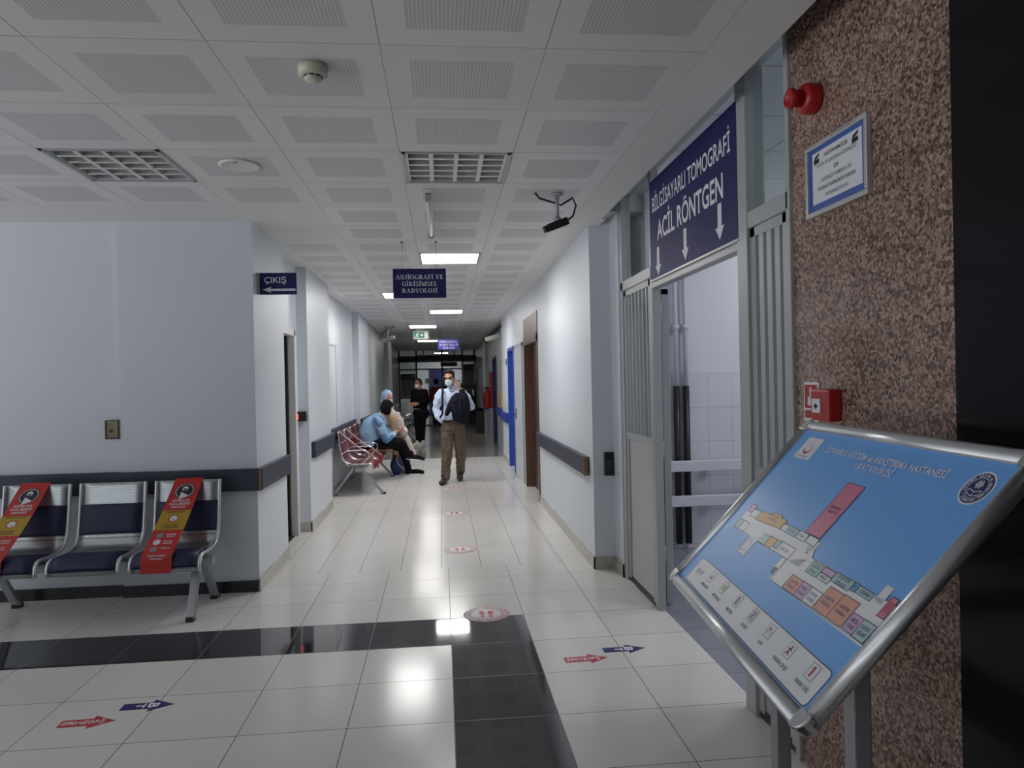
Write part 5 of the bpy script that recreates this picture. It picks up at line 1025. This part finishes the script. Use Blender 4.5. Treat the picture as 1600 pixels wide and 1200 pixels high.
# --- the standing woman in black
o = empty('person', 'woman in a black coat and white mask standing with her hands held together', 'person', (-0.54, 17.75, 0))
h = Head((-0.03, -0.05, 1.53), (-0.55, -0.82, -0.10), (0, 0, 1), 1.0)
b = Blob(); h.skin(b, (0.0, 0, 1.38)); b.ball((0, 0, 1.15), (0.15, 0.095, 0.22)); b.ball((0, 0, 0.9), (0.15, 0.11, 0.15)); b.limb([((0, 0, 1.4), 0.05), ((0, 0, 1.3), 0.07)])
for s_ in (-1, 1): b.limb([((s_*0.07, 0, 0.86), 0.085), ((s_*0.06, -0.01, 0.47), 0.055), ((s_*0.055, 0.02, 0.08), 0.038)])
b.limb([((-0.15, 0.0, 1.32), 0.045), ((-0.17, 0.05, 1.08), 0.04), ((-0.14, -0.17, 1.03), 0.028)]); hand(b, (-0.14, -0.18, 1.03), (-0.75, -0.6, 0.05), (0.6, -0.75, 0), 0.7, 1); b.limb([((0.15, 0.0, 1.32), 0.045), ((0.18, 0.0, 1.07), 0.04), ((-0.03, -0.20, 1.04), 0.028)]); hand(b, (-0.04, -0.205, 1.04), (-0.95, -0.25, 0.0), (-0.2, 0.9, 0.2), 0.7, -1)
b.build('body', 'skin', o, 0.0055, 3); h.eyes(o); h.brows(o); h.mask(o, 'mask_white')
b = Blob(); h.ball(b, 0, -0.022, 0.052, (0.080, 0.092, 0.078)); h.ball(b, 0, -0.052, 0.0, (0.078, 0.060, 0.085)); h.ball(b, 0, -0.12, -0.02, (0.045, 0.04, 0.055)); 
for q in (-1, 1): h.ball(b, q*0.072, 0.0, 0.01, (0.014, 0.034, 0.05))
b.build('hair', 'hair_brown', o, 0.007, 3, 0.006, 0.02)
b = Blob(); b.ball((0, 0.01, 1.22), (0.19, 0.125, 0.19)); b.ball((0.02, 0.01, 1.02), (0.185, 0.14, 0.22)); b.ball((0.03, 0.02, 0.80), (0.20, 0.15, 0.18)); b.limb([((0, 0.0, 1.34), 0.08), ((0, 0.0, 1.40), 0.06)]); b.ball((0, 0, 1.33), (0.17, 0.085, 0.07))
b.limb([((-0.14, 0, 1.32), 0.068), ((-0.175, 0.05, 1.08), 0.062), ((-0.145, -0.13, 1.035), 0.048)]); b.limb([((0.14, 0, 1.32), 0.068), ((0.19, 0.0, 1.07), 0.062), ((0.0, -0.18, 1.04), 0.05)])
b.build('coat', 'cloth_black', o, 0.009, 4, 0.02, 0.1)
b = Blob(); b.ball((0, 0, 0.85), (0.155, 0.12, 0.14))
for s_ in (-1, 1): b.limb([((s_*0.07, 0, 0.84), 0.095), ((s_*0.062, -0.01, 0.47), 0.072), ((s_*0.055, 0.02, 0.12), 0.055)])
b.build('trousers', 'cloth_black', o, 0.009, 4, 0.012, 0.08)
shoe('shoe', (-0.03, 0.05, 0), (-0.20, -0.15, 0), 'shoe_white', o, 'paper', 1.2); shoe('shoe', (0.09, 0.05, 0), (-0.03, -0.19, 0), 'shoe_white', o, 'paper', 1.2)

# --- the seated man in blue
o = empty('person', 'seated person in a light blue sweater, black hat and black trousers leaning forward', 'person', (-1.15, 11.85, 0))
h = Head((0.26, 0.05, 1.15), (0.36, 0.90, -0.28), (0.15, 0.3, 1), 1.0)
b = Blob(); h.skin(b, (0.17, 0.02, 1.0)); b.limb([((0, 0, 0.60), 0.12), ((0.0, 0, 0.75), 0.13), ((0.10, 0, 0.92), 0.12), ((0.17, 0.02, 1.01), 0.06)])
b.limb([((0.15, -0.17, 0.93), 0.05), ((0.25, -0.20, 0.64), 0.042), ((0.37, -0.02, 0.73), 0.03)]); hand(b, (0.38, 0.0, 0.735), (0.55, 0.6, 0.35), (-0.4, 0.3, 0.8), 0.6, 1); b.limb([((0.13, 0.20, 0.93), 0.05), ((0.28, 0.28, 0.66), 0.042), ((0.40, 0.14, 0.74), 0.03)]); hand(b, (0.41, 0.13, 0.745), (0.7, -0.3, 0.4), (-0.2, -0.6, 0.6), 0.6, -1)
b.limb([((0.02, -0.09, 0.52), 0.085), ((0.46, 0.06, 0.58), 0.058), ((0.58, 0.24, 0.34), 0.04)]); b.limb([((0.02, 0.10, 0.52), 0.085), ((0.46, 0.26, 0.50), 0.058), ((0.56, 0.40, 0.10), 0.04)])
b.build('body', 'skin', o, 0.0055, 3); h.eyes(o)
b = Blob(); h.ball(b, 0, -0.014, 0.045, (0.094, 0.108, 0.092)); h.ball(b, 0, -0.05, -0.01, (0.094, 0.080, 0.100)); h.ball(b, 0, -0.028, -0.07, (0.085, 0.075, 0.060)); b.build('knit_hat', 'cloth_black', o, 0.008, 4, 0.006, 0.02)
b = Blob(); b.limb([((-0.02, 0, 0.63), 0.165), ((-0.03, 0, 0.72), 0.178), ((0.03, 0, 0.86), 0.175), ((0.11, 0.01, 0.95), 0.13), ((0.165, 0.02, 1.005), 0.075)]); b.ball((0.11, 0.0, 0.93), (0.13, 0.21, 0.10)); b.ball((-0.01, 0, 0.57), (0.165, 0.20, 0.09))
b.limb([((0.14, -0.17, 0.94), 0.078), ((0.20, -0.205, 0.80), 0.074), ((0.25, -0.20, 0.66), 0.066), ((0.35, -0.05, 0.72), 0.045)]); b.limb([((0.13, 0.20, 0.94), 0.075), ((0.28, 0.28, 0.67), 0.065), ((0.385, 0.155, 0.735), 0.045)])
sw = b.build('sweater', 'sweater', o, 0.009, 4, 0.024, 0.08)
b = Blob(); b.limb([((0.08, -0.195, 0.985), 0.035), ((0.17, -0.22, 0.88), 0.052), ((0.17, -0.12, 0.99), 0.045)]); b.build('shoulder_patch', 'sweater_dark', sw, 0.008, 3)
b = Blob(); b.limb([((0.215, -0.235, 0.72), 0.05), ((0.26, -0.225, 0.645), 0.055), ((0.31, -0.13, 0.685), 0.054)]); b.build('sleeve_patch', 'sweater_dark', sw, 0.008, 3)
b = Blob(); b.limb([((0.335, -0.075, 0.71), 0.049), ((0.358, -0.04, 0.722), 0.045)]); b.build('cuff', 'shirt', sw, 0.008, 2)
b = Blob(); b.ball((0.0, 0.0, 0.55), (0.17, 0.19, 0.09)); b.limb([((0.02, -0.09, 0.56), 0.10), ((0.25, -0.02, 0.575), 0.10), ((0.47, 0.06, 0.575), 0.080), ((0.53, 0.16, 0.44), 0.070), ((0.585, 0.25, 0.345), 0.058)]); b.limb([((0.02, 0.10, 0.56), 0.10), ((0.25, 0.18, 0.555), 0.092), ((0.47, 0.26, 0.49), 0.078), ((0.52, 0.33, 0.30), 0.068), ((0.56, 0.40, 0.12), 0.056)])
b.build('trousers', 'cloth_black', o, 0.009, 4, 0.014, 0.08)
shoe('shoe', (0.54, 0.25, 0.28), (0.84, 0.30, 0.235), 'cloth_black', o, 'paper', 1.2); shoe('shoe', (0.51, 0.40, 0.0), (0.83, 0.45, 0.0), 'cloth_black', o, 'paper', 1.25)

# --- the seated woman in a headscarf
o = empty('person', 'seated person in a pale blue headscarf and beige coat behind the person in blue', 'person', (-1.13, 12.52, 0))
h = Head((0.21, -0.02, 1.30), (0.60, -0.78, -0.18), (0, 0, 1), 0.98)
b = Blob(); h.skin(b, (0.20, 0.02, 1.15)); b.limb([((0, 0, 0.60), 0.12), ((0.08, 0, 0.80), 0.13), ((0.18, 0, 1.02), 0.11), ((0.20, 0.02, 1.14), 0.055)])
b.limb([((0.28, -0.16, 1.02), 0.045), ((0.42, -0.16, 0.78), 0.04), ((0.40, -0.34, 0.74), 0.028)]); hand(b, (0.40, -0.34, 0.74), (-0.1, -0.95, 0.1), (0, 0.1, 1), 0.6, 1); b.limb([((0.26, 0.17, 1.02), 0.045), ((0.42, 0.16, 0.75), 0.04), ((0.5, -0.06, 0.70), 0.028)]); hand(b, (0.5, -0.07, 0.70), (-0.2, -0.95, 0.0), (-0.9, 0.2, 0.2), 0.6, -1)
b.limb([((0.02, -0.10, 0.52), 0.085), ((0.44, -0.06, 0.50), 0.058), ((0.44, 0.05, 0.10), 0.04)]); b.limb([((0.02, 0.10, 0.52), 0.085), ((0.46, 0.14, 0.50), 0.058), ((0.46, 0.18, 0.10), 0.04)])
b.build('body', 'skin', o, 0.0055, 3); h.eyes(o); h.mask(o, 'mask_white')
b = Blob(); h.ball(b, 0, -0.016, 0.030, (0.076, 0.095, 0.088)); b.build('undercap', 'cloth_black', o, 0.007, 3)
b = Blob(); h.ball(b, 0, -0.034, 0.030, (0.098, 0.105, 0.108)); h.ball(b, 0, -0.05, -0.07, (0.098, 0.085, 0.085)); h.ball(b, 0, -0.015, -0.135, (0.095, 0.085, 0.06)); b.build('headscarf', 'scarf', o, 0.008, 4, 0.012, 0.05)
b = Blob(); b.limb([((0.0, 0, 0.63), 0.16), ((0.08, 0, 0.78), 0.165), ((0.18, 0, 0.98), 0.15), ((0.21, 0.01, 1.10), 0.10)]); b.ball((0.22, 0, 1.03), (0.12, 0.20, 0.09))
b.limb([((0.27, -0.16, 1.03), 0.07), ((0.42, -0.16, 0.79), 0.065), ((0.405, -0.30, 0.745), 0.045)]); b.limb([((0.27, 0.16, 1.03), 0.07), ((0.43, 0.15, 0.77), 0.065), ((0.5, -0.02, 0.71), 0.045)]); b.limb([((0.30, 0.02, 0.95), 0.10), ((0.42, 0.02, 0.72), 0.09), ((0.52, 0.0, 0.52), 0.075), ((0.62, -0.02, 0.34), 0.05), ((0.66, -0.03, 0.25), 0.035)])
b.build('coat', 'coat', o, 0.009, 4, 0.03, 0.07)
b = Blob(); b.ball((0.0, 0.0, 0.55), (0.16, 0.18, 0.085)); b.limb([((0.02, -0.10, 0.56), 0.095), ((0.44, -0.06, 0.50), 0.075), ((0.44, 0.05, 0.12), 0.060)]); b.limb([((0.02, 0.10, 0.56), 0.095), ((0.46, 0.14, 0.50), 0.075), ((0.46, 0.18, 0.12), 0.060)]); b.build('jeans', 'jeans', o, 0.009, 4, 0.012, 0.06)
shoe('shoe', (0.36, 0.04, 0), (0.62, -0.10, 0), 'shoe_white', o, 'paper', 1.2); shoe('shoe', (0.40, 0.18, 0), (0.65, 0.18, 0), 'shoe_white', o, 'paper')

o = empty('bundle', 'tan and beige soft bundle held between the two seated people', 'bundle', (-0.80, 12.16, 0.86))
b = Blob(); b.ball((0, 0, 0.075), (0.085, 0.085, 0.10)); b.limb([((0.0, 0.0, 0.02), 0.075), ((-0.01, 0.0, -0.07), 0.06)]); b.build('body', 'tan', o, 0.008, 4, 0.02, 0.05)
b = Blob(); b.limb([((0.05, 0.0, 0.15), 0.05), ((0.10, -0.03, 0.04), 0.065), ((0.11, -0.04, -0.12), 0.085), ((0.04, -0.02, -0.17), 0.085)]); b.limb([((-0.03, 0.03, 0.16), 0.05), ((0.06, 0.02, 0.16), 0.05)]); b.build('wrap', 'coat', o, 0.008, 4, 0.035, 0.04)
o = empty('shopping_bag', 'blue bag with orange handles standing by the seated pair', 'bag', (-0.81, 12.33, 0))
b = Blob(); b.limb([((0, 0, 0.06), 0.06), ((0, 0, 0.30), 0.055)]); b.ball((0.03, 0, 0.16), (0.11, 0.07, 0.17)); b.build('body', 'bag', o, 0.008, 3, 0.02, 0.06)
for x in (-0.03, 0.05): MB().tube([(x - 0.015, -0.05, 0.26), (x, -0.045, 0.36), (x + 0.01, -0.03, 0.46), (x + 0.01, 0.02, 0.46), (x, 0.04, 0.30)], 0.012, 'bag_strap', 8).build('handle', o)
MB().tube([(0.02, -0.082, 0.27), (0.06, -0.09, 0.20), (0.11, -0.075, 0.13), (0.13, -0.03, 0.10)], 0.006, 'paper', 6).build('cord', o)

# --- people far away
def far_person(label, loc, fdir, top, trousers='cloth_black', k=1.0):
    o = empty('person', label, 'person', loc); f = V(fdir).normalized(); r = f.cross(V((0, 0, 1)))
    def W(a, d, z): return r*a*k + f*d*k + V((0, 0, z*k))
    h = Head(W(0, 0.02, 1.54), fdir, (0, 0, 1), k); b = Blob(); h.skin(b, W(0, 0, 1.38)); b.limb([(W(0, 0, 1.38), 0.06), (W(0, 0, 1.2), 0.12), (W(0, 0, 0.92), 0.12)])
    for s_ in (-1, 1):
        b.limb([(W(s_*0.16, 0, 1.33), 0.045), (W(s_*0.2, -0.02, 1.07), 0.04), (W(s_*0.17, 0.1, 0.86), 0.03)]); hand(b, W(s_*0.17, 0.11, 0.84), f*0.3 - V((0, 0, 1)), r*-s_, 0.4, s_, k); b.limb([(W(s_*0.07, 0, 0.88), 0.09), (W(s_*0.075, 0.01, 0.47), 0.055), (W(s_*0.075, -0.02, 0.08), 0.04)])
    b.build('body', 'skin', o, 0.0065, 3); h.short_hair(o, 'hair'); h.eyes(o)
    b = Blob(); b.limb([(W(0, 0, 1.36), 0.075), (W(0, 0, 1.22), 0.14), (W(0, 0, 1.0), 0.15), (W(0, 0, 0.86), 0.15)])
    for s_ in (-1, 1): b.limb([(W(0, 0, 1.32), 0.085), (W(s_*0.16, 0, 1.32), 0.07), (W(s_*0.205, -0.02, 1.07), 0.06), (W(s_*0.175, 0.09, 0.89), 0.045)])
    b.build('jacket', top, o, 0.012, 3, 0.015, 0.1)
    b = Blob()
    for s_ in (-1, 1): b.limb([(W(s_*0.06, 0, 0.86), 0.11), (W(s_*0.075, 0.01, 0.47), 0.078), (W(s_*0.075, -0.02, 0.12), 0.062)]); shoe('shoe', W(s_*0.075, -0.05, 0), W(s_*0.085, 0.2, 0), 'shoe_dark', o)
    b.build('trousers', trousers, o, 0.012, 3); return o
far_person('distant person in a maroon jacket facing the glass screen', (-0.18, 24.6, 0), (0.2, 1, 0), 'maroon')
far_person('distant dark haired person in black just behind the walking man', (0.10, 25.6, 0), (-0.3, -1, 0), 'cloth_black')
far_person('distant person in a dark top behind the red shelves on the right', (0.98, 28.9, 0), (-0.2, -1, 0), 'jacket', 'jacket', 0.95)
